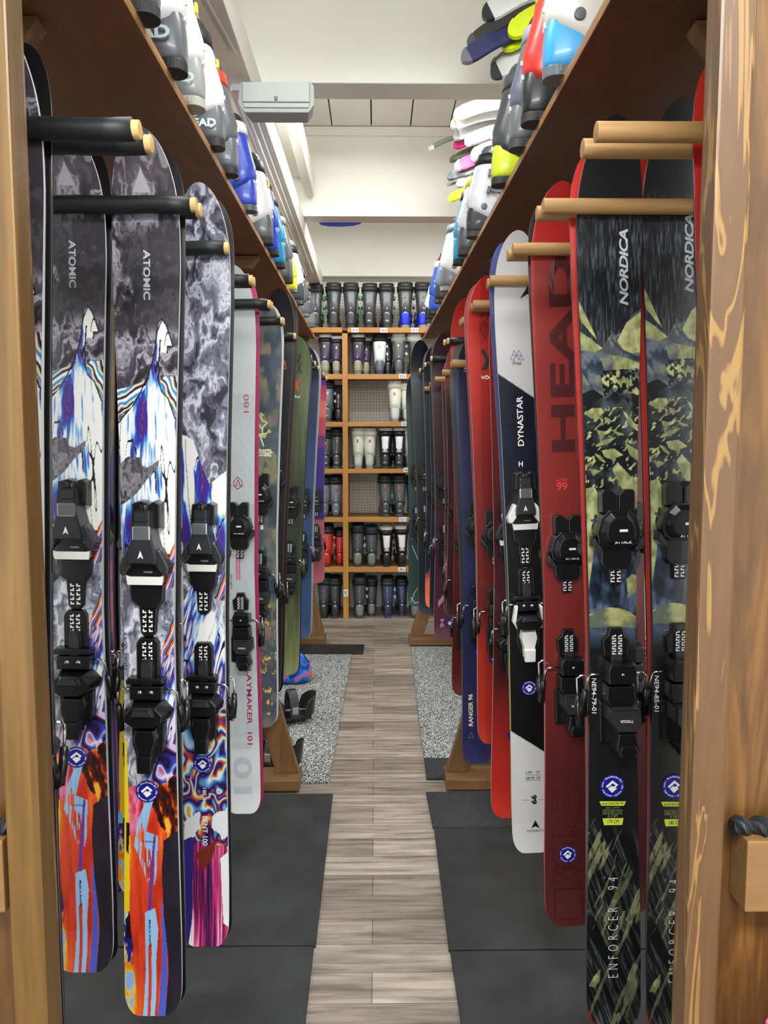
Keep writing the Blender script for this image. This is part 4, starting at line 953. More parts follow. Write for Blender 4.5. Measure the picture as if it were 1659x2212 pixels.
# green
s = Ski('ski', 'olive green ski with orange emblem on the far left rack', 3.77, (643, 728), (618, 1455), (.134, .103, .124))
s.sheet(pxd(s, lambda a, b: ramp((b-730)/725+fbm(a/6, b/80, 4, 3)*.3-.15, [(0, '#7c8a62'), (.3, '#545f42'), (.55, '#30392a'), (.8, '#4a553a'), (1, '#7c8656')])), 24, 240).base('#17181a', '#98a878').bind('attack', 1060, 1180)
mo = mat('print_orange', '#e8622c')
s.polys([Z(P, 480, 560, .2441) for P in ([(640, 1095), (690, 1060), (690, 1085), (672, 1110), (690, 1150), (672, 1172), (640, 1130)],)], mo)
s.text('ki', 643, 857, 11, 6, 'h', M_white, .03); s.text('ki', 612, 1382, 11, 6, 'h', mo, .03)
s.strokes([Z(P, 480, 560, .2441) for P in ([(665, 840), (700, 870), (665, 930), (700, 1000)], [(700, 840), (668, 900), (700, 930), (665, 1000)], [(660, 1000), (700, 1010)])], 1.4, M_black, 'pattern_lines')
s.rear('black based ski backing the olive green ski', BL, None, .006)
# navy
s = Ski('ski', 'navy blue ski with sticker and orange lettering near the far end of the left rack', 4.84, (667, 752), (648, 1378), (.140, .112, .132))
s.sheet(pxd(s, lambda a, b: ramp((b-752)/626, [(0, '#1c2c4c'), (.5, '#2a4470'), (1, '#31486c')])), 16, 120).base('#202226', '#c8ccd2').bind('attack', 1060, 1155)
s.text('RANGER 102', 638, 1298, 52, 7, 'up', mat('print_coral', '#c8705a'), .01); s.sticker(650, 1249, 7.5, False)
s.rear('grey based ski backing the navy blue ski', '#9aa0a6', None, .012)
s = Ski('ski', 'farthest left ski in violet with coral upper and rose tail', 5.55, (686, 800), (683, 1258), (.130, .104, .120))
s.sheet(zones((0, '#b05a68'), (.30, '#34107c'), (.64, '#6a2370'), (.70, '#c8405c'), (.78, '#e8706a'), (.86, '#d84a70'), (.93, '#7a3fb0'))(s), 8, 120).base(BL, '#d8dade').bind('attack', 1075, 1150)

# ================================================================ SKIS, RIGHT RACK
RED = '#b82a22'
s = Ski('ski', 'black ski with khaki mountain print left of its twin, marked 179', 1.55, (1312, 275), (1324, 2206), (.1275, .094, .1155)); E1 = s
s.sheet(pxd(s, nordic_design), 110, 1250).base(RED, '#1c1d20').bind('attack', 1195, 1490, .004)
s.text('NORDICA', 1344, 580, 160, 19, 'up', mat('print_silver', '#c6ccd0', .35), .03, .22, space=.92)
s.text('ENFORCER  94', 1321, 1998, 228, 21, 'up', M_white, -.02, 0, space=1.9)
s.text('NE94-79-01', 1279, 1498, 78, 10, 'down', M_white, .01, .1, 'pen_number')
m_kh = mat('print_lime', '#d4e04a', .4)
def slab_px(P): return P
s.polys([Z([(657, 340), (812, 340), (800, 366), (668, 366)], 1050, 1600, .367), Z([(675, 440), (797, 438), (790, 478), (684, 480)], 1050, 1600, .367)], m_kh, 'size_label')
s.text('ENFORCER 94', 1319.5, 1729.5, 46, 5, 'h', M_black, 0, 0, 'label_lettering'); s.bs.parent = s.root
for o_ in [c_ for c_ in s.root.children if c_.name.startswith('label_lettering')]:
    for v in o_.data.vertices: v.co.y -= .0006
def lbl(s, t, x, y, l, h, m=M_black):
    o_ = s.text(t, x, y, l, h, 'h', m, 0, 0, 'label_lettering')
    for v in o_.data.vertices: v.co.y -= .0006
lbl(s, '179 CM', 1320.5, 1768, 24, 8); m_dl = mat('print_dull_lime', '#9fa65a', .5)
lbl(s, '127.5-94-115.5', 1319, 1747, 41, 5.5, m_dl); lbl(s, 'R 17.5M', 1319, 1756, 20, 5, m_dl); lbl(s, 'ENERGY 2 TITANIUM', 1319, 1738, 30, 2.6, m_dl)
s.strokes([[(1298, 1743), (1341, 1743)], [(1298, 1752), (1341, 1752)]], .7, m_dl, 'rule_lines')
s.text('G1', 1302, 1343, 7, 5, 'down', m_dl, 0, 0, 'small_print'); s.text('U', 1303, 1363, 6, 8, 'down', m_dl, 0, 0, 'small_print'); s.text('T- - - T', 1294, 1352, 34, 5, 'down', m_dl, 0, 0, 'small_print')
s.sticker(1318, 1692, 26)
s.rear('red based ski behind the khaki mountain ski marked 179', RED, None, -.009, -.022, .004, False, '#1c1d20')
c2 = copy_tree(s.root); sc2 = 1.03
p = W(1455, 236, 1.555); c2.location = p-E1.ax*E1.L*sc2; c2.scale = (1, 1, sc2); tag(c2, 'black ski with khaki mountain print beside the right upright, marked 185')
for o_ in list(c2.children):
    if o_.name.split('.')[0] == 'label_lettering' and len(o_.data.vertices) > 0: bpy.data.objects.remove(o_)
class Dummy: pass
T = Ski.__new__(Ski); T.__dict__.update(E1.__dict__); T.root = c2; T.wb = Vector(c2.location)
def rl(t, x, y, l, h, m):
    o_ = T.text(t, x, y, l, h, 'h', m, 0, 0, 'label_lettering')
    for v in o_.data.vertices: v.co.y -= .0006; v.co.z = v.co.z/sc2
dxp, dyp = 144, 0
def E2y(y): return E1.loc(1320, y)[1]
def place2(t, ex, ey, l, h, m):
    cx, cz = E1.loc(ex, ey); vs, fs, a_, h_ = text_geo(t); mpp = (W(ex+1, ey, 1.55)-W(ex, ey, 1.55)).length
    me = bpy.data.meshes.new('label_lettering'); me.from_pydata([(cx+v[0]*l*mpp/a_, E1.y(cz+v[1]*h*mpp/h_, .0013), cz+v[1]*h*mpp/h_) for v in vs], [], fs); me.materials.append(m)
    o_ = bpy.data.objects.new('label_lettering', me); C.objects.link(o_); o_.parent = c2
place2('185 CM', 1320.5, 1768, 24, 8, M_black); place2('ENFORCER 94', 1319.5, 1729.5, 46, 5, M_black); place2('128.5-94-116.5', 1319, 1747, 41, 5.5, m_dl); place2('R 18M', 1319, 1756, 16, 5, m_dl)
for o_ in c2.children:
    if o_.name.split('.')[0] == 'pen_number':
        vs, fs, a_, h_ = text_geo('NE94-85-01', .01, .1); cx, cz = E1.loc(1279, 1498); mpp = (W(1280, 1498, 1.55)-W(1279, 1498, 1.55)).length
        me = bpy.data.meshes.new('pen_number'); me.from_pydata([(cx+v[1]*10*mpp/h_, E1.y(cz-v[0]*78*mpp/a_), cz-v[0]*78*mpp/a_) for v in vs], [], fs); me.materials.append(M_white); o_.data = me
rr = E1.rear('red based ski behind the twin khaki mountain ski', RED, None, 0, 0, .004); rr.location = c2.location+Vector((.005, .004, -.02)); rr.rotation_euler = (Matrix.Rotation(E1.ang-.0075, 3, 'Y') @ Matrix.Rotation(math.pi, 3, 'Z')).to_euler(); tag(rr, 'red based ski backing the khaki mountain ski beside the right upright'); rr.scale = (1, 1, sc2)
# nearest pair beside the upright
s = Ski('ski', 'dark marbled ski nearest the camera, a strip beside the right upright', 1.20, (1606, 95), (1602, 2600), (.130, .1, .118))
s.sheet(pxd(s, lambda a, b: ramp(fbm(a/14+fbm(a/20, b/50, 4, 3)*3, b/60, 3, 4), [(.35, '#14161c'), (.5, '#2c3140'), (.58, '#8e98a6'), (.64, '#2c3140')])), 30, 300).base(RED, '#b9bec6')
s.rear('red based ski nearest the camera at the top right beside the upright', RED, None, -.008, .008)
# KORE
m_dr = mat('print_dark_red', '#4a0d12', .4)
def kore(a, b):
    t = (b-408)/1580; c = ramp(t+(fbm(a/3, b/200, 3, 2)-.5)*.03, [(0, '#b42a24'), (.08, '#aa2622'), (.10, '#8f302c'), (.4, '#862c28'), (.6, '#7c2a26'), (.8, '#542022'), (1, '#522224')])
    e = 1-ss(1146+(b-408)*.017, 1152+(b-408)*.017, a); return mixc(c, col3('#c84a38'), e*.5)
s = Ski('ski', 'broad dark red ski with large sideways lettering right of the black and white ski', 1.885, (1203, 408), (1229, 1992), (.134, .099, .124), None); K1 = s
s.sheet(pxd(s, kore), 60, 420).base('#1a1012', '#c8453a').bind('attack', 1235, 1480, .004)
s.text('HEAD', 1211, 766, 418, 51, 'up', m_dr, .035, 0, space=1.05)
s.text('99', 1211, 1050, 24, 18, 'h', mat('print_bright_red', '#d83a34'), .03); s.text('KORE', 1211, 1037, 24, 8, 'h', mat('print_bright_red', '#d83a34'), .01)
kz = lambda P: Z(P, 1050, 1600, .367)
s.strokes([kz(P) for P in ([(398, 862), (562, 860), (562, 1030), (400, 1030), (398, 862)], [(388, 840), (388, 800), (470, 740), (556, 800), (556, 845), (472, 790), (388, 840)][::-1],
   [(392, 770), (470, 700), (552, 770), (552, 740), (400, 740), (392, 770)], [(392, 690), (392, 620), (420, 592), (530, 592), (554, 620), (554, 690), (520, 730), (420, 730), (392, 690)],
   [(388, 560), (388, 500), (430, 450), (470, 450), (480, 500), (550, 420), (552, 450), (490, 520), (550, 520), (550, 548), (388, 552)], [(382, 400), (382, 300), (415, 282), (418, 380), (382, 400)], [(450, 400), (450, 310), (482, 310), (482, 400), (450, 400)], [(510, 400), (512, 300), (548, 282), (548, 390), (510, 400)])], 1.9, m_dr, 'outline_lettering')
s.sticker(1224, 1841, 19)
s.rear('black based ski backing the broad dark red ski', '#241416', None, -.004)
c2 = copy_tree(K1.root); c2.location += Vector((.148, .005, .03)); tag(c2, 'second dark red ski showing between the two khaki mountain skis')
# dynastar
def dyn(a, b):
    c = np.zeros(a.shape+(3,))+col3('#c9c6c8'); n1 = b > 808+(a-1075)*.67; n2 = b > 1578+(a-1105)*.62
    nv = ramp(fbm(a/20, b/60, 3, 3), [(.3, '#0a0c1c'), (.7, '#10142e')]); nv = mixc(nv, col3('#0c0d10'), ss(1000, 1200, b))
    c = np.where(n1[..., None], nv, c); c = np.where(n2[..., None], col3('#d2d0d2'), c); return c
s = Ski('ski', 'white and navy ski with diagonal colour split and white lettering', 2.232, (1111, 509), (1150, 1836), (.128, .099, .120))
s.sheet(pxd(s, dyn), 90, 560).base('#1a2a6c', '#cdd060').bind('arrow_white', 1145, 1352)
s.text('DYNASTAR', 1122, 910, 106, 13, 'up', M_white, .015); s.text('Free', 1115, 785, 19, 9, 'h', M_black, .0, .3)
s.strokes([[(1101, 778), (1109, 758), (1114, 768), (1119, 757), (1130, 778), (1119, 778), (1114, 768), (1108, 778), (1101, 778)], [(1105, 768), (1114, 768), (1109, 777)], [(1114, 768), (1125, 768), (1119, 777)]], 1.0, mat('print_teal', '#3f5f8a'))
s.polys([[(1138, 619), (1122, 647), (1137, 637)], [(1138, 619), (1137, 637), (1148, 645)]], M_black); s.text('H', 1123, 1002, 9, 11, 'h', M_white, .02)
s.polys([[(1155, 1769), (1147, 1786), (1155, 1782)], [(1155, 1769), (1155, 1782), (1165, 1786)]], M_black); s.text('DYNASTAR', 1160, 1791, 44, 5, 'h', M_black, .0)
s.text('99', 1152, 1724, 21, 12, 'down', M_black, .04); s.text('179   17', 1150, 1665, 30, 5, 'h', M_black, .02, 0, 'small_print'); s.text('128 99 120', 1150, 1677, 32, 4.5, 'h', M_black, .02, 0, 'small_print')
s.strokes([[(1134, 1670.5), (1166, 1670.5)], [(1134, 1682), (1166, 1682)], [(1127, 1725), (1140, 1725)], [(1163, 1724), (1172, 1724)]], .7, M_black, 'rule_lines')
s.text('179', 1132, 1226, 10, 4.5, 'h', M_white, .01); s.sticker(1141, 1483, 16)
s.rear('navy based ski backing the white and navy ski', '#1d2c74', None, -.012, 0, .004, False, '#c8cc58')
# red volkl, kore behind, etc
def redv(a, b):
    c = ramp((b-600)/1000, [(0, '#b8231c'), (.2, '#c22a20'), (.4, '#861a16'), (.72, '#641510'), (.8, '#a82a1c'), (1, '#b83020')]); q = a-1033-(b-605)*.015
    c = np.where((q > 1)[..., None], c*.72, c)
    g = (np.minimum(np.abs(((a*1.3+b) % 34)-17), np.abs(((a*1.6-b) % 30)-15)) < 1.1) & (b > 655) & (b < 740) & (q > 1); return np.where(g[..., None], col3('#3a0c0c'), c)
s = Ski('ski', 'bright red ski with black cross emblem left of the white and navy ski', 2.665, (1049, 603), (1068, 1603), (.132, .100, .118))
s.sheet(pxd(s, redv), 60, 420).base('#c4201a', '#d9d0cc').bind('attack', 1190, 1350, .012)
s.polys([Z(P, 880, 560, .1989) for P in ([(790, 1000), (830, 980), (870, 1060), (905, 980), (945, 965), (945, 1030), (905, 1080), (860, 1200), (800, 1210), (850, 1100)], [(900, 1100), (945, 1180), (945, 1205), (910, 1200), (880, 1140)])], M_black)
s.text('völkl', 1052, 816, 27, 10, 'h', M_white, .03) if False else s.text('VÖLKL', 1056, 815, 36, 9, 'h', M_white, .03)
s.sticker(1066, 1422, 11, False)
s.rear('white edged red ski backing the ski with the black cross emblem', '#8a1814', None, -.010, 0, .004, False, '#d9d0cc')
s = Ski('ski', 'red ski with maroon middle, its tail below the bright red ski', 2.60, (1099, 590), (1098, 1762), (.132, .100, .122))
s.sheet(pxd(s, lambda a, b: ramp((b-590)/1170, [(0, '#8a1c18'), (.5, '#3c1416'), (.75, '#4a1518'), (.9, '#b0281e'), (1, '#c42c20')])), 14, 160).base('#c4201a', '#c8a8a0').bind('arrow', 1150, 1370); s.sticker(1107, 1585, 12, False)
s = Ski('ski', 'red ski with rounded tip behind the navy purple ski', 3.53, (1004, 648), (1003, 1500), (.130, .098, .118))
s.sheet(pxd(s, lambda a, b: ramp((b-650)/860, [(0, '#b51d18'), (.15, '#c8241c'), (.2, '#8a1c18'), (.8, '#4a1216'), (1, '#5c1418')])), 14, 160).base('#c4201a', '#a33028').bind('attack', 1180, 1340)
s.strokes([[(1001, 684), (1004, 678), (1009, 678), (1011, 684)]], 1.6, m_dr)
s = Ski('ski', 'navy purple ski with cream lettering on its tail, on the lower row of pegs', 2.955, (1018, 733), (1031, 1645), (.126, .096, .117))
s.sheet(pxd(s, lambda a, b: mixc(ramp((b-733)/912, [(0, '#1f1c38'), (.3, '#26264a'), (.7, '#1e2248'), (1, '#232554')]), col3('#3c4470'), 1-ss(987, 991+(b-733)*.012, a))), 30, 160).base('#1a1b22', '#30345a').bind('attack', 1165, 1330, .012)
s.text('RANGER 96', 1016, 1532, 71, 9.5, 'up', mat('print_cream', '#e6e2c0'), .02); s.strokes([[(1000, 803), (1021, 803)]], 1.2, M_lt)
s.polys([[(1000, 799), (1005, 790), (1010, 799)], [(1011, 799), (1016, 790), (1021, 799)]], M_lt); s.sticker(1034, 1407, 11, False)
s.strokes([[(1011, 1592), (1017, 1580), (1023, 1592), (1011, 1592)]], .8, m_pg3)
s.rear('dark based ski behind the navy purple ski', '#1c2622', None, -.022, -.005, .006, False, '#c9cdd0')
# dark far right ones
def simp(name_label, D, top, bot, cols, base, side, bindy, wd=(.128, .098, .118), rear=None, nx=10):
    s = Ski('ski', name_label, D, top, bot, wd)
    s.sheet(pxd(s, lambda a, b: ramp((b-top[1])/(bot[1]-top[1])+(fbm(a/8, b/40, 3, 3)-.5)*.06, cols)), nx, 120).base(base, side).bind('attack', *bindy)
    if rear: s.rear(rear, base, None, .006 if top[0] < 800 else -.008, 0, .004, False, side)
    return s
s = simp('coral edged ski with pale tip between the maroon ski and the navy purple ski', 3.68, (990, 742), (990, 1330), [(0, '#c06a56'), (.12, '#9a4a3c'), (.2, '#2a1420'), (1, '#34141f')], '#2a1820', '#d08a78', (1110, 1260), (.126, .098, .116))
s = simp('slim maroon ski with rose tip beside the coral edged ski', 4.10, (980, 768), (982, 1330), [(0, '#a88a90'), (.08, '#8a5a66'), (.15, '#3c1626'), (.75, '#34121e'), (.8, '#a0646c'), (.86, '#4c1c2c'), (1, '#4a1c2e')], '#2a1018', '#d8c8cc', (1100, 1230), (.126, .098, .116))
s = simp('maroon ski with tilted pink stripe and pale 94 on its tail', 4.25, (958, 722), (961, 1380), [(0, '#3c1a26'), (.5, '#34141f'), (.85, '#4a1c2e'), (1, '#54243a')], '#2a1018', '#d8c8cc', (1060, 1175), (.134, .1, .122), 'dark based ski backing the maroon ski', 20)
s.text('94', 955, 1345, 20, 9, 'up', mat('print_rose', '#b08890'), .02); s.polys([[(946, 1298), (966, 1274), (974, 1276), (946, 1312)]], mat('print_rose', '#b08890')); s.sticker(971, 1345, 8.5, False)
s = simp('black navy ski with small white 94 near the far right rack end', 5.08, (907, 737), (925, 1326), [(0, '#0c0f1c'), (.6, '#0d1220'), (1, '#101a2c')], '#15171c', '#c8d070', (1060, 1150), (.134, .1, .122))
s.text('94', 927, 1280, 10, 5, 'up', M_white, .02); s.polys([[(926, 1299), (923, 1305), (926, 1303.5)], [(926, 1299), (926, 1303.5), (929, 1305)]], M_white)
s = simp('black ski with fine pale edge behind the maroon ski', 4.88, (936, 750), (938, 1312), [(0, '#10141f'), (.85, '#0e1424'), (.9, '#e06a4a'), (1, '#e8744c')], '#2a4a66', '#d0c8a8', (1070, 1160), (.124, .096, .116), 'blue based ski backing the fine edged black ski')
s = simp('navy ski tucked behind the black ones on the far right rack', 4.60, (950, 790), (948, 1330), [(0, '#12182c'), (1, '#0e1626')], '#3a6a88', '#8fa4b0', (1080, 1180), (.120, .096, .114))
s = simp('farthest right ski in dark teal with white lines at its tail', 5.52, (897, 806), (901, 1309), [(0, '#1c3836'), (.4, '#1f403c'), (.6, '#1a3232'), (1, '#274844')], '#15171c', '#24423e', (1040, 1130), (.136, .108, .126))
s.strokes([[(889, 1163), (911, 1162)], [(890, 1178), (911, 1228)], [(888, 1290), (896, 1302), (908, 1300)], [(888, 1300), (894, 1282), (902, 1270)]], 1.3, M_lt, 'pattern_lines'); s.sticker(908, 1148, 5, False)
# snowboard with red letters glimpsed between the khaki skis
s = Ski('snowboard', 'white snowboard with red letters glimpsed between the two khaki mountain skis', 3.45, (1393, 1010), (1393, 1610), (.30, .27, .30))
s.root['category'] = 'snowboard'
s.sheet(pxd(s, lambda a, b: np.zeros(a.shape+(3,))+np.where(((b < 1120) & (np.sin(b*.9) > 0))[..., None], col3('#2a2a2c'), col3('#dcdcda'))), 20, 200).base('#202226', '#d8d8d8')
s.text('RIDING', 1393, 1425, 130, 22, 'up', mat('print_bright_red', '#d83a34'), .03)

# ================================================================ SKI BOOTS
def ring(cx, cy, z, rx, ry, n=20, p=2.4, tilt=0.0):
    out = []
    for k in range(n):
        a = 2*math.pi*k/n; c, s_ = math.cos(a), math.sin(a)
        x = rx*math.copysign(abs(c)**(2/p), c); y = ry*math.copysign(abs(s_)**(2/p), s_); out.append((cx+x, cy+y, z+x*tilt))
    return out
def ringyz(x, hw_, z0, z1, n=20, p=2.8, flat_=.25):
    out = []; cz = (z0+z1)/2; hz = (z1-z0)/2
    for k in range(n):
        a = 2*math.pi*k/n; c, s_ = math.cos(a), math.sin(a); pp = p if s_ > 0 else 4.5
        out.append((x, hw_*math.copysign(abs(c)**(2/pp), c)*(1-.12*max(s_, 0)), cz+hz*math.copysign(abs(s_)**(2/pp), s_)))
    return out
BM = {}
def boot_meshes():
    def mk(name, fn, bevel=0):
        b = MB(); fn(b); o = b.build(name, mat('tmp', '#888888'), None, bevel); me = o.data; bpy.data.objects.remove(o); BM[name] = me
    # heel at x=0, toe at +x; sole on z=0; overall height .36
    mk('shell', lambda b: b.loft([ringyz(-.004, .014, .030, .080), ringyz(.0, .024, .020, .112), ringyz(.015, .032, .017, .150), ringyz(.05, .037, .016, .175), ringyz(.09, .038, .016, .185), ringyz(.13, .039, .016, .165), ringyz(.17, .044, .016, .128), ringyz(.21, .051, .016, .102), ringyz(.25, .050, .016, .084), ringyz(.28, .043, .017, .070), ringyz(.298, .028, .020, .056)], 0))
    def cuff(b):
        b.loft([ring(.060, 0, .080, .055, .040, tilt=-.5), ring(.058, 0, .105, .063, .044, tilt=-.35), ring(.062, 0, .150, .066, .047, tilt=-.15), ring(.072, 0, .20, .064, .051), ring(.084, 0, .25, .064, .056), ring(.096, 0, .30, .066, .060, tilt=.05), ring(.098, 0, .306, .060, .055, tilt=.05)], 0)
    mk('cuff', cuff)
    mk('liner', lambda b: b.loft([ring(.088, 0, .26, .056, .050), ring(.100, 0, .305, .061, .055), ring(.106, 0, .335, .064, .058, tilt=.12), ring(.107, 0, .347, .060, .055, tilt=.12), ring(.106, 0, .342, .050, .045, tilt=.12), ring(.100, 0, .300, .046, .042)], 0, False, True))
    mk('power_strap', lambda b: b.loft([ring(.0935, 0, .272, .0675, .0600), ring(.0935, 0, .272, .0700, .0625), ring(.1005, 0, .312, .0715, .0650), ring(.1005, 0, .312, .068, .0615)], 0, False, False))
    def sole(b):
        b.prism([(.085, -.030)]+[(.022-.028*math.cos(a_), .030*math.sin(a_)) for a_ in [math.pi*(-.5+k/12) for k in range(13)]]+[(.085, .030)], 0, .022, .98)
        b.prism([(.17, -.036), (.285, -.036), (.302, -.025), (.306, 0), (.302, .025), (.285, .036), (.17, .036)], 0, .020, .98)
        b.prism([(.08, -.026), (.175, -.030), (.175, .030), (.08, .026)], .006, .022, .98)
    def sole2(b):
        t = MB(); sole(t); b.add([(v[0], v[2], v[1]) for v in t.v], t.f)
        for k in range(4): b.box((.028+.015*k, -.0300, .012), (.006, .003, .014)); b.box((.028+.015*k, .0300, .012), (.006, .003, .014))
    mk('sole', sole2, .0015)
    for i_, (x, z, ang) in enumerate(((.085, .235, .1), (.080, .170, .25))):
        mk('buckle%d' % i_, lambda b: (b.box((x+.02, -.058, z), (.052, .008, .018), rot=(0, ang, 0)), b.box((x+.045, -.063, z-.002), (.018, .010, .024), rot=(0, ang, 0)), b.box((x-.005, -.064, z), (.014, .010, .026), rot=(0, ang, 0))), .002)
    for i_, (x, z, ang) in enumerate(((.150, .118, .6), (.205, .086, .5))):
        mk('buckle%d' % (i_+2), lambda b: (b.box((x, -.050, z), (.045, .010, .016), rot=(0, ang, 0)), b.box((x+.02, -.053, z-.01), (.018, .012, .022), rot=(0, ang, 0))), .002)
    for i_, s_ in enumerate((-1, 1)): mk('pivot%d' % i_, lambda b: b.tube([(.060, s_*.040, .112), (.060, s_*.0495, .112)], .0125, 14), .0015)
    def spine(b):
        # rear plate on the back of the cuff
        R_ = []
        for z, cx, rx, ry, half in ((.135, .061, .0665, .047, .24), (.17, .066, .0665, .0500, .26), (.21, .0735, .0662, .053, .26), (.25, .084, .0662, .0572, .28), (.266, .0875, .0662, .058, .30)):
            row = []
            for k in range(9):
                a = math.pi+(-1+2*k/8)*half*math.pi*.62; row.append((cx+rx*1.0*math.cos(a)*1.0, ry*math.sin(a)*1.02, z))
            R_.append(row)
        vs = [p for r in R_ for p in r]; vs += [(p[0]-.0025, p[1]*1.0, p[2]) for p in vs]; n = 9; m_ = len(R_); o_ = n*m_; fs = []
        for i in range(m_-1):
            for j in range(n-1):
                q_ = (i*n+j, i*n+j+1, (i+1)*n+j+1, (i+1)*n+j); fs.append(tuple(x+o_ for x in q_))
        per = [j for j in range(n)]+[i*n+n-1 for i in range(1, m_)]+[(m_-1)*n+j for j in range(n-2, -1, -1)]+[i*n for i in range(m_-2, 0, -1)]
        for i in range(len(per)): a_, c_ = per[i], per[(i+1) % len(per)]; fs.append((a_, c_, c_+o_, a_+o_))
        b.add(vs, fs, 0, True)
    mk('spine', spine)
    def emb(b):
        b.box((-.0062, 0, .142), (.004, .006, .010)); 
        for s_ in (-1, 1): b.box((-.0035+.0, s_*.005, .108), (.004, .0035, .014), rot=(s_*.5, 0, 0))
        b.box((-.004, 0, .113), (.004, .009, .0035))
    mk('heel_emblem', emb)
    def tag_(b): b.box((.0105, .004, .232), (.006, .014, .022))
    mk('size_tag', tag_, .0006)
    def hd(b):
        for s_ in (-1, 1): b.tube([(.03, s_*.057, .322), (.036, s_*.052, .335), (.045, 0, .347) if s_ > 0 else (.045, 0, .347)], .0035, 6)
    mk('pull_loop', hd)
boot_meshes()
def bmat(c, r=.36, coat=.15): return mat('boot_'+c, c, r, 0, coat)
STYLE = {}
def boot(label, loc, rotz, st_, scale=1.0, group=None, mirror=False, small=False, num=None, side_text=None):
    """st_: shell, cuff, liner, strap, buckle, sole, spine, tag"""
    r = empty('ski_boot', loc, (0, 0, rotz)); r.scale = (scale, scale*(-1 if mirror else 1), scale); tag(r, label, 'ski boot', group)
    names = {'shell': 0, 'cuff': 1, 'liner': 2, 'power_strap': 3, 'buckle': 4, 'sole': 5, 'spine': 6, 'size_tag': 7}
    for n_, i in names.items():
        if st_[i] is None: continue
        for mm_ in (['buckle%d' % q_ for q_ in range(4)] if n_ == 'buckle' else [n_]):
            o = bpy.data.objects.new(n_, BM[mm_]); C.objects.link(o); o.parent = r
            o.material_slots[0].link = 'OBJECT'; o.material_slots[0].material = bmat(st_[i], .6 if n_ == 'liner' else .34)
    for n_, m_ in (('pivot0', bmat('#5a5d62')), ('pivot1', bmat('#5a5d62')), ('heel_emblem', M_white)):
        o = bpy.data.objects.new(n_.rstrip('01'), BM[n_]); C.objects.link(o); o.parent = r; o.material_slots[0].link = 'OBJECT'; o.material_slots[0].material = m_
    if num:
        vs, fs, a_, h_ = text_geo(num, .02); k = -1 if mirror else 1
        me = bpy.data.meshes.new('size_number'); me.from_pydata([(-.0075, -k*v[0]*.024/a_, .052+v[1]*.011/h_) for v in vs], [], fs); me.materials.append(M_white)
        o = bpy.data.objects.new('size_number', me); C.objects.link(o); o.parent = r
    if side_text:
        t_, x_, z_, ln_, ht_, c_, yy = side_text; vs, fs, a_, h_ = text_geo(t_, .04)
        me = bpy.data.meshes.new('lettering'); me.from_pydata([(x_+v[0]*ln_/a_, yy, z_+v[1]*ht_/h_) for v in vs], [], fs); me.materials.append(mat('boot_print_'+c_, c_))
        o = bpy.data.objects.new('lettering', me); C.objects.link(o); o.parent = r
    return r
ZT = ZS+.018
G = '#5c6066'; DG = '#303338'; BK = '#17181b'; WH = '#e9e9ec'; BLU = '#1f3fd0'; YEL = '#dbe63a'
def sY(py): a = W(800, py, 1.0).z-H; return .71/a     # depth of the shelf edge seen at row py
# ---- left shelf (toes point away from the aisle, heels overhang the edge)
LB = [(50, (G, G, BK, BK, G, BK, None, None), .92, 'dark grey ski boot at the top left corner of the left shelf', None),
      (168, (G, WH, DG, BK, G, BK, None, YEL), .95, 'grey and white ski boot with pale lettering, second from the camera on the left shelf', ('HEAD', .105, .062, .115, .026, '#c9dce6', -.0)),
      (245, ('#8e9191', WH, BK, BK, '#7c8086', '#a6a498', None, YEL), .90, 'light grey translucent ski boot behind the pale lettered one on the left shelf', ('HEAD', .085, .056, .09, .022, '#c9dce6', 0)),
      (330, (G, WH, BK, BK, '#6e7279', BK, None, YEL), .86, 'grey and white ski boot with yellow catch halfway along the near left shelf', ('HEAD', .085, .056, .09, .022, '#c9dce6', 0)),
      (388, (G, G, DG, '#e04030', G, BK, None, None), .84, 'grey child ski boot beside the first blue boot on the left shelf', None),
      (466, ('#2c45b4', '#2c45b4', BK, WH, BK, '#4a4d52', None, None), .84, 'violet blue ski boot, nearest blue one on the left shelf', None),
      (536, (G, WH, DG, BK, DG, BK, None, YEL), .92, 'white and grey ski boot with yellow catches between two blue boots on the left shelf', None),
      (560, ('#1848d8', '#1848d8', '#1848d8', BK, BK, BK, None, None), .92, 'bright blue ski boot on the left shelf between the white grey and cyan ones', None),
      (586, ('#1f9bd0', '#1f9bd0', '#8a8d92', BK, '#24506a', BK, None, None), .90, 'cyan blue ski boot on the left shelf', None),
      (618, (G, '#6c7078', BK, '#8a8d92', G, BK, None, None), .92, 'slate grey ski boot past the cyan one on the left shelf', None),
      (638, (YEL, YEL, G, BK, '#9a9da2', G, None, None), .62, 'small yellow child ski boot on the left shelf', None),
      (664, (DG, WH, '#8a8d92', BK, WH, DG, None, None), .95, 'white ski boot with dark grey foot toward the far end of the left shelf', None),
      (690, (G, G, BK, BK, '#9a9da2', G, None, YEL), .80, 'grey ski boot with yellow strap near the far end of the left shelf', None),
      (712, ('#7c8086', G, BK, BK, '#9a9da2', G, None, None), .80, 'last grey ski boot at the far end of the left shelf', None)]
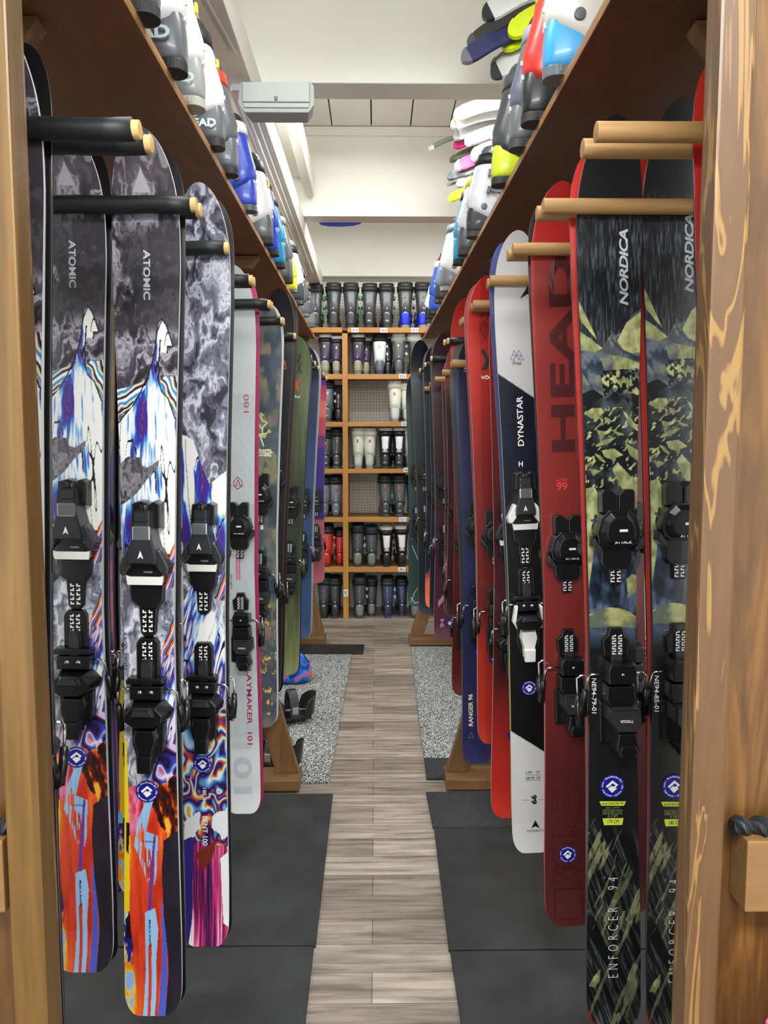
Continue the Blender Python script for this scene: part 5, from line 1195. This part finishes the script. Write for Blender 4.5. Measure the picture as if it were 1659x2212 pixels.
for i, (py, st_, sc_, lb, tx) in enumerate(LB):
    y = sY(py); x = -.405-.007*(y-.98)/4.37
    if tx: tx = tx[:6]+(-.0475,)
    boot(lb, (x+.030, y+.03, ZT), math.pi, st_, sc_, 'ski boots on the left shelf', False, False, None, None)
    if tx:
        r = [o for o in C.objects if o.name.startswith('ski_boot') and o.get('label') == lb][0]
        vs, fs, a_, h_ = text_geo('HEAD', .04)
        me = bpy.data.meshes.new('lettering'); me.from_pydata([(tx[1]-v[0]*tx[3]/a_-.03, .0478, tx[2]+v[1]*tx[4]/h_) for v in vs], [], fs); me.materials.append(mat('boot_print_pale', '#c9dce6'))
        o = bpy.data.objects.new('lettering', me); C.objects.link(o); o.parent = r
# ---- right shelf
RB = [(178, ('#3c9edc', '#dcdad6', WH, WH, '#d8d8d8', '#5c666c', None, None), .95, 'white ski boot with sky blue foot nearest the camera on the right shelf'),
      (275, ('#1c1e20', '#d2302a', BK, YEL, '#7c8096', BK, None, None), .95, 'red ski boot with glossy black foot on the right shelf'),
      (330, (G, '#5c6072', BK, '#8a8d9a', '#8a8d9a', DG, None, None), .90, 'grey child ski boot between the red and the lime green boot'),
      (408, ('#bfd31c', '#3c3f45', '#3c3f45', '#3c3f45', YEL, BK, None, None), .93, 'lime green ski boot with charcoal cuff on the right shelf'),
      (520, (DG, '#d8d9e2', G, BK, G, DG, None, None), .88, 'white ski boot with grey top and foot past the lime green one'),
      (558, ('#55585e', '#e4e5ea', BK, YEL, '#b4b6bc', DG, None, None), .92, 'white ski boot in front of the cyan one on the right shelf'),
      (578, ('#2a9ed0', '#2a9ed0', G, BK, '#1c6c98', BK, None, None), .92, 'cyan ski boot on the right shelf'),
      (635, ('#6c6e70', WH, BK, '#6a7a86', '#b4b6bc', '#7a7c7e', None, None), .98, 'white ski boot with smoky grey foot toward the far end of the right shelf'),
      (660, ('#2a2c30', '#6a7a9c', BK, BK, G, BK, None, None), .80, 'dark ski boot beyond the smoky white one on the right shelf'),
      (684, ('#1d46a8', '#2450b8', '#d8402c', WH, WH, BK, None, None), .92, 'royal blue ski boot with red liner top near the far end of the right shelf'),
      (702, (BK, '#e9e9ec', '#2b2d31', BK, G, BK, None, None), .80, 'white backed black ski boot at the far end of the right shelf')]
for i, (py, st_, sc_, lb) in enumerate(RB):
    y = sY(py); x = .385-.05*(y-.98)/4.37
    boot(lb, (x-.034, y+.03, ZT), 0, st_, sc_, 'ski boots on the right shelf')
# lettering and rosette on the nearest right boot, number on blue boot
near_r = [o for o in C.objects if o.get('label') == RB[0][3]][0]
def curve_px(): pass
b = MB()
def hexa(cx, cz, r, wv, y):
    P = [(cx+r*math.cos(a*math.pi/3), cz+r*math.sin(a*math.pi/3)) for a in range(7)]
    for (x1, z1), (x2, z2) in zip(P[:-1], P[1:]):
        l = math.hypot(x2-x1, z2-z1); nx, nz = -(z2-z1)/l*wv, (x2-x1)/l*wv
        b.add([(x1+nx, y, z1+nz), (x2+nx, y, z2+nz), (x2-nx, y, z2-nz), (x1-nx, y, z1-nz)], [(0, 1, 2, 3)])
hexa(.06, .178, .026, .0012, -.0545); hexa(.06, .178, .020, .0008, -.0545)
for s_ in (-1, 1): b.add([(.06-s_*.018, -.0547, .200), (.06-s_*.012, -.0547, .200), (.06+s_*.018, -.0547, .152), (.06+s_*.012, -.0547, .152)], [(0, 1, 2, 3)])
b.build('rosette_emblem', mat('print_steel_blue', '#5a7f9c'), near_r)

# ================================================================ BACK WALL BOOT SHELVES
YF = 6.07
m_sh = wood('shelf_pine', '#cf9a54', '#b47c3a', 'X', 14, .45, .8, (.1, .9), .45, .1); m_shz = wood('shelf_pine_upright', '#cf9a54', '#b47c3a', 'Z', 14, .45, .8, (.1, .9), .45, .1)
m_shd = wood('shelf_board', '#b08048', '#8c5e2e', 'X', 14, .5, .8)
su = empty('wall_shelf', (0, YF, 0)); tag(su, 'pine shelving filled with ski boots along the back wall', 'shelf')
levels = [(707, 719), (807.5, 819.5), (910.5, 921.5), (1011.5, 1022), (1116, 1127), (1223.5, 1235)]
zl = []
xm0, xm1 = W(740.5, 1000, YF).x, W(752, 1000, YF).x
XL, XR = -2.1, 2.1
SHI = {}
for i, (a_, b2) in enumerate(levels):
    z1 = W(750, a_+1, YF).z; z0 = W(750, b2, YF).z; zl.append(z1)
    b = MB(); b.box(((XL+xm0)/2, .0, (z0+z1)/2), (xm0-XL, .04, z1-z0)); b.box(((xm1+XR)/2, .0, (z0+z1)/2), (XR-xm1, .04, z1-z0)); b.build('shelf_rail', m_sh, su, .002)
    b = MB(); b.box(((XL+XR)/2, .205, z1-.009), (XR-XL, .37, .018)); b.build('shelf_board', m_shd, su, .001)
zt_ = zl[0]
for xa, xb in ((xm0, xm1), (XL-.045, XL), (XR, XR+.045), (.93, .975), (-1.25, -1.205)):
    b = MB(); b.box(((xa+xb)/2, .0, (zt_-.045)/2), (xb-xa, .042, zt_-.045)); b.build('upright', m_shz, su, .002)
    b = MB(); b.box(((xa+xb)/2, .38, (zt_-.02)/2), (xb-xa, .03, zt_-.02)); b.build('rear_upright', m_shz, su, .001)
# size labels
m_lab = mat('label_card', '#eef0f0', .5)
def size_label(t, px, py, wpx, vert=False, dxm=0):
    p = W(px, py, YF-.022); k = YF/FPX; e = empty('size_label', p); e.rotation_euler = (0, math.pi/2 if vert else 0, 0)
    tag(e, {'31.5': 'white card reading 31.5 on the top shelf rail', '32.5': 'white card reading 32.5 on the top shelf rail', '33.5': 'white card reading 33.5 on the top shelf rail', '23.5': 'white card reading 23.5 on the second shelf rail', '25.5': 'white card reading 25.5 on the third shelf rail'}.get(t, 'white card reading %s %s' % (t, {1015: 'on the fourth shelf rail', 1122: 'on the fifth shelf rail', 1230: 'on the lowest shelf rail'}.get(py, 'turned sideways on the shelf upright'))), 'label', 'size cards on the wall shelf')
    b = MB(); b.box((0, 0, 0), (wpx*k, .002, 9.5*k)); b.build('card', m_lab, e)
    plane_text('lettering', t, M_black, e, (0, 0), -.0014, wpx*k*.72, 5.4*k)
for t, px, py in (('31.5', 767, 713), ('32.5', 829, 713.5), ('33.5', 896, 713), ('23.5', 869.5, 812.5), ('25.5', 875, 915.5), ('26.5', 879.5, 1015), ('26.5', 870, 1122), ('28.5', 868, 1230)):
    size_label(t, px, py, 15.5)
size_label('28.5', 747, 1281, 15, True)
# rows of boots, backs to the room
TR = '#c9c7b4'
S1 = ('#3f4246', '#43464a', BK, BK, '#1f9a5c', DG, None, None)
S2 = ('#1c34d8', '#3d4044', BK, BK, '#8a8d92', '#8a8a8a', None, '#4aa83a')
S3 = ('#97927a', '#3a3350', '#e6e2dc', BK, BK, '#6e7072', None, YEL)
S4 = ('#5a6272', '#e8eaf2', BK, BK, WH, '#3a4050', None, '#d8c84a')
S5 = ('#55595e', '#55595e', '#e8e6de', '#b9c4c8', WH, '#5a5d60', None, YEL)
S6 = ('#d0d4d0', '#dcdfcf', '#eeece4', '#e8e8dc', WH, '#8a8d8a', None, '#d87a3a')
S6b = ('#c4c9c6', '#cfd2c4', '#e4e2da', '#dcdcd0', WH, '#8a8d8a', None, '#c8452c')
S7 = ('#5a616c', '#5c6470', BK, BK, '#c8ccd4', '#43474e', None, YEL)
S8 = ('#3d4146', '#3d4146', BK, BK, '#2c9a4c', '#54504a', None, '#d08a3a')
S9 = ('#2d3036', '#121a22', '#e0dcdc', '#121a22', BK, '#3a3d42', WH, None)
S10 = ('#6a707a', '#6a707a', BK, BK, '#c8ccd4', '#3a3d42', None, '#c8402c')
S11 = ('#3a3d40', '#4a4d50', BK, BK, '#2cae5c', '#4a4d50', None, '#b8382c')
S12 = ('#c0221e', '#c8241f', BK, '#2a2c30', '#c8b88a', '#5a2020', None, None)
S13 = ('#7c7f78', '#3d4248', '#2c3e48', BK, '#c8ccd0', '#3a4450', None, '#7a5fc0')
S14 = ('#191a1c', '#101012', '#d8d0cc', '#101012', BK, BK, '#d8d4d6', None)
S15 = ('#2d2f4c', '#2f3452', BK, '#1c2c30', '#c8ccd4', '#3a3e60', None, '#8a60d0')
rowsB = [
 (0, [(684, S1, 'green buckled charcoal ski boot half hidden at the left of the top wall shelf', 1.0, 0), (722, S1, 'green buckled charcoal ski boot, second from the left on the top wall shelf', 1.04, 1), (758.5, S1, 'green buckled charcoal ski boot above the 31.5 card', 1.04, 0), (798, S1, 'charcoal ski boot numbered 32, left one of two', 1.03, 1), (836, S1, 'charcoal ski boot numbered 32, right one of two', 1.03, 0), (875, S2, 'blue footed black ski boot, left of the pair on the top wall shelf', 1.05, 0), (913, S2, 'blue footed black ski boot, right of the pair on the top wall shelf', 1.05, 1)]),
 (1, [(703, S3, 'purple ski boot with khaki foot and white cuff left of the shelf upright', .92, 0), (727, S3, 'smaller purple ski boot with khaki foot right beside the shelf upright', .88, 1), (773, S3, 'purple ski boot with khaki foot first right of the upright', .92, 0), (791, S3, 'shaded purple ski boot set back behind the white one', .86, 1), (820, S4, 'white ski boot with slate foot on the second wall shelf', .94, 0), (838, ('#23282c', '#1c1e22', BK, BK, BK, '#3a3d42', None, None), 'dark ski boot set back beside the white one', .84, 1), (861, S5, 'grey ski boot with cream liner above the 23.5 card', .95, 0), (895, ('#62666c', '#3a3e42', '#efece6', '#efece6', WH, '#dedede', None, None), 'grey ski boot with wide cream top at the right of the second wall shelf', .95, 1)]),
 (2, [(707, S7, 'slate grey ski boot with open buckle on the third wall shelf left of the upright', .95, 0), (731, ('#2a2c30', '#202226', BK, BK, BK, BK, None, None), 'black ski boot in shadow beside the upright on the third wall shelf', .85, 1), (853, S6, 'cream white ski boot, brightest one on the third wall shelf', .96, 0), (880, S6, 'translucent cream ski boot beside the brightest one', .90, 1), (899, ('#23252a', '#23252a', '#e0e0e0', BK, '#c8ccd0', BK, None, None), 'black ski boot at the right end of the third wall shelf', .93, 0)]),
 (3, [(704, S8, 'dark ski boot with orange tag on the fourth wall shelf, left one', .86, 0), (727, S8, 'dark ski boot with orange tag and green side next to the upright', .92, 1), (773.5, S6b, 'frosted white ski boot with red tag, left one on the fourth wall shelf', .95, 0), (798, S6b, 'frosted white ski boot with red tag, right one on the fourth wall shelf', .94, 1), (832, S9, 'black ski boot with white back panel, left one on the fourth wall shelf', .95, 0), (862, S9, 'black ski boot with white back panel, right one on the fourth wall shelf', .95, 1), (889, S6b, 'frosted white ski boot cut off by the teal ski on the right', .95, 0)]),
 (4, [(700, S10, 'light slate ski boot with red tag on the fifth wall shelf, left one', .93, 0), (725, S10, 'light slate ski boot with red tag on the fifth wall shelf, right one', .94, 1), (833, S11, 'black ski boot with bright green buckles above the 26.5 card', .97, 0), (864, S11, 'black ski boot with green stripe, right one on the fifth wall shelf', .97, 1), (892, ('#2a3444', '#27406a', BK, BK, '#5a7ac0', BK, None, None), 'blue buckled dark ski boot half hidden at the right of the fifth wall shelf', .93, 0)]),
 (5, [(704, S12, 'bright red ski boot, wider one on the sixth wall shelf', .96, 0), (732, S12, 'bright red ski boot, narrower one beside the upright', .84, 1), (772, S13, 'grey ski boot with silver trim on the sixth wall shelf, left one', .97, 0), (803, S13, 'grey ski boot with silver trim on the sixth wall shelf, right one', .93, 1), (835.5, S14, 'black ski boot with grey back panel on the sixth wall shelf', .93, 0), (869, S14, 'black ski boot with white back panel tilted on the sixth wall shelf', .95, 1)]),
 (6, [(697, ('#2a2c30', '#34373c', BK, BK, '#2c7a3c', BK, None, '#7a5fc0'), 'black ski boot with violet tag on the floor behind the left rack leg', .96, 0), (722, ('#2a2c30', '#2a2c30', BK, BK, '#2c7a3c', DG, None, '#5a4a90'), 'black ski boot standing on the floor left of the sideways card', .94, 1), (776, S13, 'grey ski boot on the floor first right of the upright', .95, 0), (802, S13, 'slimmer grey ski boot on the floor second from the upright', .88, 1), (838, S15, 'indigo ski boot with silver buckles on the floor', .93, 0), (869, S15, 'indigo ski boot set back in shadow on the floor', .88, 1), (898, S13, 'grey ski boot on the floor behind the teal ski', .92, 0)])]
for lv, items in rowsB:
    for px, st_, lb, sc_, mir in items:
        back = .07 if ('set back' in lb or 'shadow' in lb or 'slimmer' in lb or 'narrower' in lb) else .0
        y = YF-.005+back; p = W(px, 1000, y)
        z = zl[lv] if lv < 6 else 0
        num = {0: '32' if 'numbered' in lb else None, 2: '24.5' if lv == 2 and 'slate' in lb else None, 3: '25.5', 4: '26.5'}.get(lv)
        boot(lb, (p.x, y, z+.0005), math.pi/2+random.uniform(-.06, .06), st_, sc_*1.0, 'ski boots on the back wall shelves', bool(mir), False, num)

# ================================================================ SKIS STORED UNDER THE CEILING, snowboard bindings on the floor
def kid_ski(label, px, py, Y, col, tipc, txt=None, txc='#d8dadc', L=1.15, wd=.105, tiltx=50, tri_c=None, yaw=0, up=.0):
    p = W(px, py, Y); s_ = empty('ski', p, (R(tiltx), R(-15 if Y < 3 else -5), R(yaw))); tag(s_, label, 'ski', 'small skis stored across the ceiling beams')
    b = MB(); n = 26; rows = []
    for k in range(n+1):
        t = k/n; x = L*t**2.0; e = max(0, (.06-x)/.06); w_ = wd/2*(1-.16*math.sin(math.pi*min(1, t*1.05)))*math.sqrt(max(.02, 1-e**2.2)); z = -.055*max(0, (.22-x)/.22)**2-.012*0
        rows.append([(x, -w_, z), (x, w_, z), (x, w_, z+.010), (x, -w_, z+.010)])
    b.loft(rows, 0, True, True, False); b.build('ski_body', mat('kid_'+col, col, .3, 0, .3), s_, 0)
    b = MB(); b.loft([[(x*1.0-.004, y*1.04, z-.0015 if i_ < 2 else z+.0015) for i_, (x, y, z) in enumerate(r_)] for r_ in rows[:5]], 0, True, True, False); b.build('tip_guard', mat('kidtip_'+tipc, tipc, .3, 0, .2), s_, .001)
    if txt:
        vs, fs, a_, h_ = text_geo(txt, .03); me = bpy.data.meshes.new('lettering')
        me.from_pydata([(.34-v[0]*.19/a_, .0-v[1]*.032/h_, -.0006) for v in vs], [], fs); me.materials.append(mat('kidtx_'+txc, txc)); o = bpy.data.objects.new('lettering', me); C.objects.link(o); o.parent = s_
    if tri_c:
        me = bpy.data.meshes.new('triangles'); v_ = []; f_ = []
        for k in range(4):
            x = .14+k*.06; v_ += [(x, (-1)**k*-.04, -.0006), (x+.06, (-1)**k*-.04, -.0006), (x+.03, (-1)**k*.035, -.0006)]; f_.append((3*k, 3*k+1, 3*k+2))
        me.from_pydata(v_, [], f_); me.materials.append(mat('kidtx_'+tri_c, tri_c)); o = bpy.data.objects.new('triangles', me); C.objects.link(o); o.parent = s_
    return s_
YA, YB = 2.62, 4.05
NY = '#c8dc1e'
K = [('white tipped child ski at the top edge of the picture under the ceiling', 1046, 4, YA, '#d8dadc', '#26282c', None, None, 55, None),
     ('uppermost neon yellow child ski with grey triangles under the ceiling', 1102, 42, YA-.05, NY, NY, None, None, 58, '#5a5c54'),
     ('black tipped ski resting above the dark blue one', 1010, 62, YA+.06, '#202226', '#4a4d50', None, None, 40, None),
     ('neon yellow child ski with dark lettering below the triangle patterned one', 1088, 70, YA, NY, NY, 'XX', '#2b2d30', 50, None),
     ('dark blue ski with white lettering under the ceiling', 998, 98, YA+.02, '#2a2d5c', '#6c7078', 'HEAD', '#d8dadc', 48, None),
     ('black ski between the dark blue and white lettered skis', 1060, 112, YA+.08, '#1a1b1f', '#303236', None, None, 35, None),
     ('white ski with dark lettering, lowest of the near ceiling stack', 1062, 132, YA+.02, '#c8cac8', '#3a3d42', 'HEAD', '#3a3c3c', 52, None),
     ('bronze lettered white ski at the top of the far ceiling stack', 982, 232, YB-.1, '#dcdcd8', '#c8b89a', 'HEAD', '#8a7350', 55, None),
     ('brown ski tip behind the bronze lettered ski', 985, 226, YB+.05, '#4a3a30', '#5a5048', None, None, 30, None),
     ('white ski with dark lettering, second in the far ceiling stack', 976, 252, YB-.05, '#d8dad6', '#8a8d90', 'HEAD', '#5c5f62', 50, None),
     ('silver tipped white ski, third in the far ceiling stack', 982, 276, YB, '#e2e4e4', '#8a8d90', None, None, 45, None),
     ('clear grey ski in the middle of the far ceiling stack', 1006, 288, YB-.08, '#8e9294', '#c0c4c6', None, None, 50, None),
     ('long grey ski tip reaching farthest left in the ceiling stack', 926, 300, YB+.12, '#50544e', '#9a9d98', None, None, 22, None),
     ('magenta ski tip above the pink one', 982, 296, YB+.04, '#c41c66', '#8a1a4a', None, None, 40, None),
     ('pink white and yellow ski in the far ceiling stack', 1020, 322, YB-.12, '#ecc6da', '#f0f0ee', None, None, 62, NY),
     ('hot pink ski in the far ceiling stack', 984, 342, YB-.05, '#e0509c', '#e8a8c8', None, None, 45, '#c82a78'),
     ('lime and black ski tip behind the hot pink one', 972, 326, YB+.08, '#3a4a2a', '#303236', None, None, 30, None),
     ('glassy grey ski under the hot pink one', 992, 354, YB-.04, '#9aa2a8', '#70767c', None, None, 42, None),
     ('dark grey ski with white mark lower in the far ceiling stack', 968, 364, YB, '#6a6e72', '#50545a', None, None, 38, None),
     ('white lettered ski low in the far ceiling stack', 988, 380, YB-.06, '#dcdedc', '#8a8d90', 'HEAD', '#5c5f62', 42, None),
     ('thin grey ski tip near the bottom of the far ceiling stack', 967, 378, YB+.1, '#8a8e88', '#70746e', None, None, 20, None),
     ('silver ski with white lettering second from the bottom', 990, 394, YB-.05, '#7c8284', '#a8acae', 'HEAD', '#e6e8e8', 36, None),
     ('yellow green ski at the bottom of the far ceiling stack', 970, 410, YB-.12, '#c6dc1c', '#c6dc1c', None, None, 34, '#8c9c1c')]
for lb, px, py, Y, c1_, c2_, tx, txc, tl, trc in K: kid_ski(lb, px, py, Y, c1_, c2_, tx, txc or '#d8dadc', tiltx=tl+6, tri_c=trc, yaw=random.uniform(-3, 3))
# timber cradle that carries them, out past the shelf
for k, (ya_, yb2) in enumerate(((2.45, 2.85), (3.85, 4.25))):
    e = empty('ceiling_cradle', (.95, (ya_+yb2)/2, 0)); tag(e, 'wooden cradle holding the %s stack of small skis under the ceiling' % ('near' if k == 0 else 'far'), 'bracket')
    for yy in (ya_, yb2): b = MB(); b.box((0, yy-(ya_+yb2)/2, 2.98), (.04, .04, .57)); b.build('post', m_2x4, e, .002)
    b = MB(); b.box((0, 0, 2.66 if k == 0 else 2.68), (.04, yb2-ya_, .04)); b.build('crossbar', m_foot, e, .002)
# blue ski base tip under the far beam
b = MB(); P = [(0, 0), (.02, -.045), (.10, -.07), (.22, -.075), (.34, -.06), (.42, -.02), (.42, 0)]
q = W(690, 482, 4.95); b.prism([(x*.62, z*.32) for x, z in P], 0, .01); o = b.build('hanging_board', mat('royal_blue', '#2b3aa8', .35)); o.location = (q.x, 4.872, 2.752); tag(o, 'royal blue board edge peeking below the far ceiling beam', 'board')

# snowboard and bindings under the left rack
def binding(loc, rz, label, kind='black'):
    e = empty('snowboard_binding', loc, (0, 0, rz)); tag(e, label, 'binding')
    b = MB(); b.add([(x, y, z) for x, y, z in [( -.11, -.05, 0), (.11, -.055, 0), (.11, .055, 0), (-.11, .05, 0), (-.11, -.05, .02), (.11, -.055, .02), (.11, .055, .02), (-.11, .05, .02)]], [(0, 1, 2, 3), (4, 7, 6, 5), (0, 4, 5, 1), (1, 5, 6, 2), (2, 6, 7, 3), (3, 7, 4, 0)]); b.build('base_plate', PLAST, e, .006)
    b = MB(); rings = []
    for k in range(15):
        a_ = math.pi*(.5+k/14*1.0); cx, cy = -.07+.055*math.cos(a_), .062*math.sin(a_)
        h0 = .02; h1 = .05+.075*math.sin(math.pi*k/14)**.4; f = 1.0
        rings.append([(cx, cy, h0), (cx*1.0-.008*math.cos(a_)*-1, cy*1.08, h0), (cx-.016*math.sin(math.pi*k/14)-.006, cy*1.08, h1), (cx-.016*math.sin(math.pi*k/14), cy, h1)])
    b.loft(rings, smooth=False); b.build('highback', PLAST, e, .002)
    for x0, zt0, nm in ((-.02, .12, 'ankle_strap'), (.075, .075, 'toe_strap')):
        b = MB(); rr = []
        for k in range(13):
            a_ = math.pi*k/12; y_, z_ = .068*math.cos(a_), .02+zt0*math.sin(a_)**.8; t_ = .008
            rr.append([(x0-.022, y_, z_), (x0+.022, y_, z_), (x0+.022, y_*1.08, z_+t_), (x0-.022, y_*1.08, z_+t_)])
        b.loft(rr, smooth=False); b.build(nm, PLAST2 if nm == 'ankle_strap' else PLAST, e, .002)
        b = MB(); b.box((x0, .074, .06), (.03, .012, .035)); b.build('buckle', STEEL, e, .003)
p = FL(622, 1560, .01); binding((p.x, p.y, .03), R(200), 'black snowboard binding on the flecked mat, farther one left of the aisle')
p = FL(598, 1660, .01); binding((p.x-.02, p.y, .03), R(160), 'black snowboard binding on the flecked mat beside the rack leg, nearer one')
p = FL(588, 1620, .01)
b = MB(); n = 40; Pq = []
for k in range(n):
    a_ = 2*math.pi*k/n; Pq.append((p.x-.12+.15*math.copysign(abs(math.cos(a_))**.7, math.cos(a_)), p.y+.10+.55*math.copysign(abs(math.sin(a_))**.8, math.sin(a_))))
b.add([(x, y, .012) for x, y in Pq]+[(x, y, .030) for x, y in Pq], [tuple(range(n-1, -1, -1)), tuple(range(n, 2*n))]+[(i, (i+1) % n, (i+1) % n+n, i+n) for i in range(n)])
tag(b.build('snowboard', mat('deck_black', '#101214', .35, 0, .2), None, .002), 'black snowboard lying on the flecked mat under its two bindings', 'snowboard')
# upturned blue boot shell / helmet like thing: blue snowboard boot
p = FL(622, 1478, .01)
e = empty('boot_bag', (p.x-.02, p.y+.06, .010)); tag(e, 'blue and pink patterned soft bag on the flecked mat behind the green ski', 'bag')
def bluepink():
    m = bpy.data.materials.new('blue_pink_fabric'); m.use_nodes = True; nt = m.node_tree; n = nt.nodes.new('ShaderNodeTexNoise'); n.inputs['Scale'].default_value = 11; n.inputs['Distortion'].default_value = 1.5
    tc = nt.nodes.new('ShaderNodeTexCoord'); nt.links.new(tc.outputs['Object'], n.inputs[0]); r = nt.nodes.new('ShaderNodeValToRGB')
    cr = r.color_ramp; cr.elements[0].position = .35; cr.elements[0].color = lin('#0c1c6c')+(1,); cr.elements[1].position = .5; cr.elements[1].color = lin('#1c6ce0')+(1,)
    for po, co in ((.56, '#3ca0f0'), (.60, '#d8407c'), (.68, '#e8705c'), (.75, '#101828')): e_ = cr.elements.new(po); e_.color = lin(co)+(1,)
    nt.links.new(n.outputs['Fac'], r.inputs[0]); nt.links.new(r.outputs[0], nt.nodes['Principled BSDF'].inputs['Base Color']); return m
b = MB(); b.loft([ringyz(-.19, .03, .02, .06), ringyz(-.17, .07, .005, .12), ringyz(-.08, .09, 0, .17), ringyz(.02, .09, 0, .185), ringyz(.10, .08, 0, .16), ringyz(.14, .05, .01, .11), ringyz(.15, .02, .03, .07)], 0)
b.build('body', bluepink(), e)
b = MB(); b.tube([(-.10, -.03, .165), (-.06, -.03, .20), (0, -.03, .205), (.04, -.03, .18)], .006, 8); b.build('handle', PLAST, e)
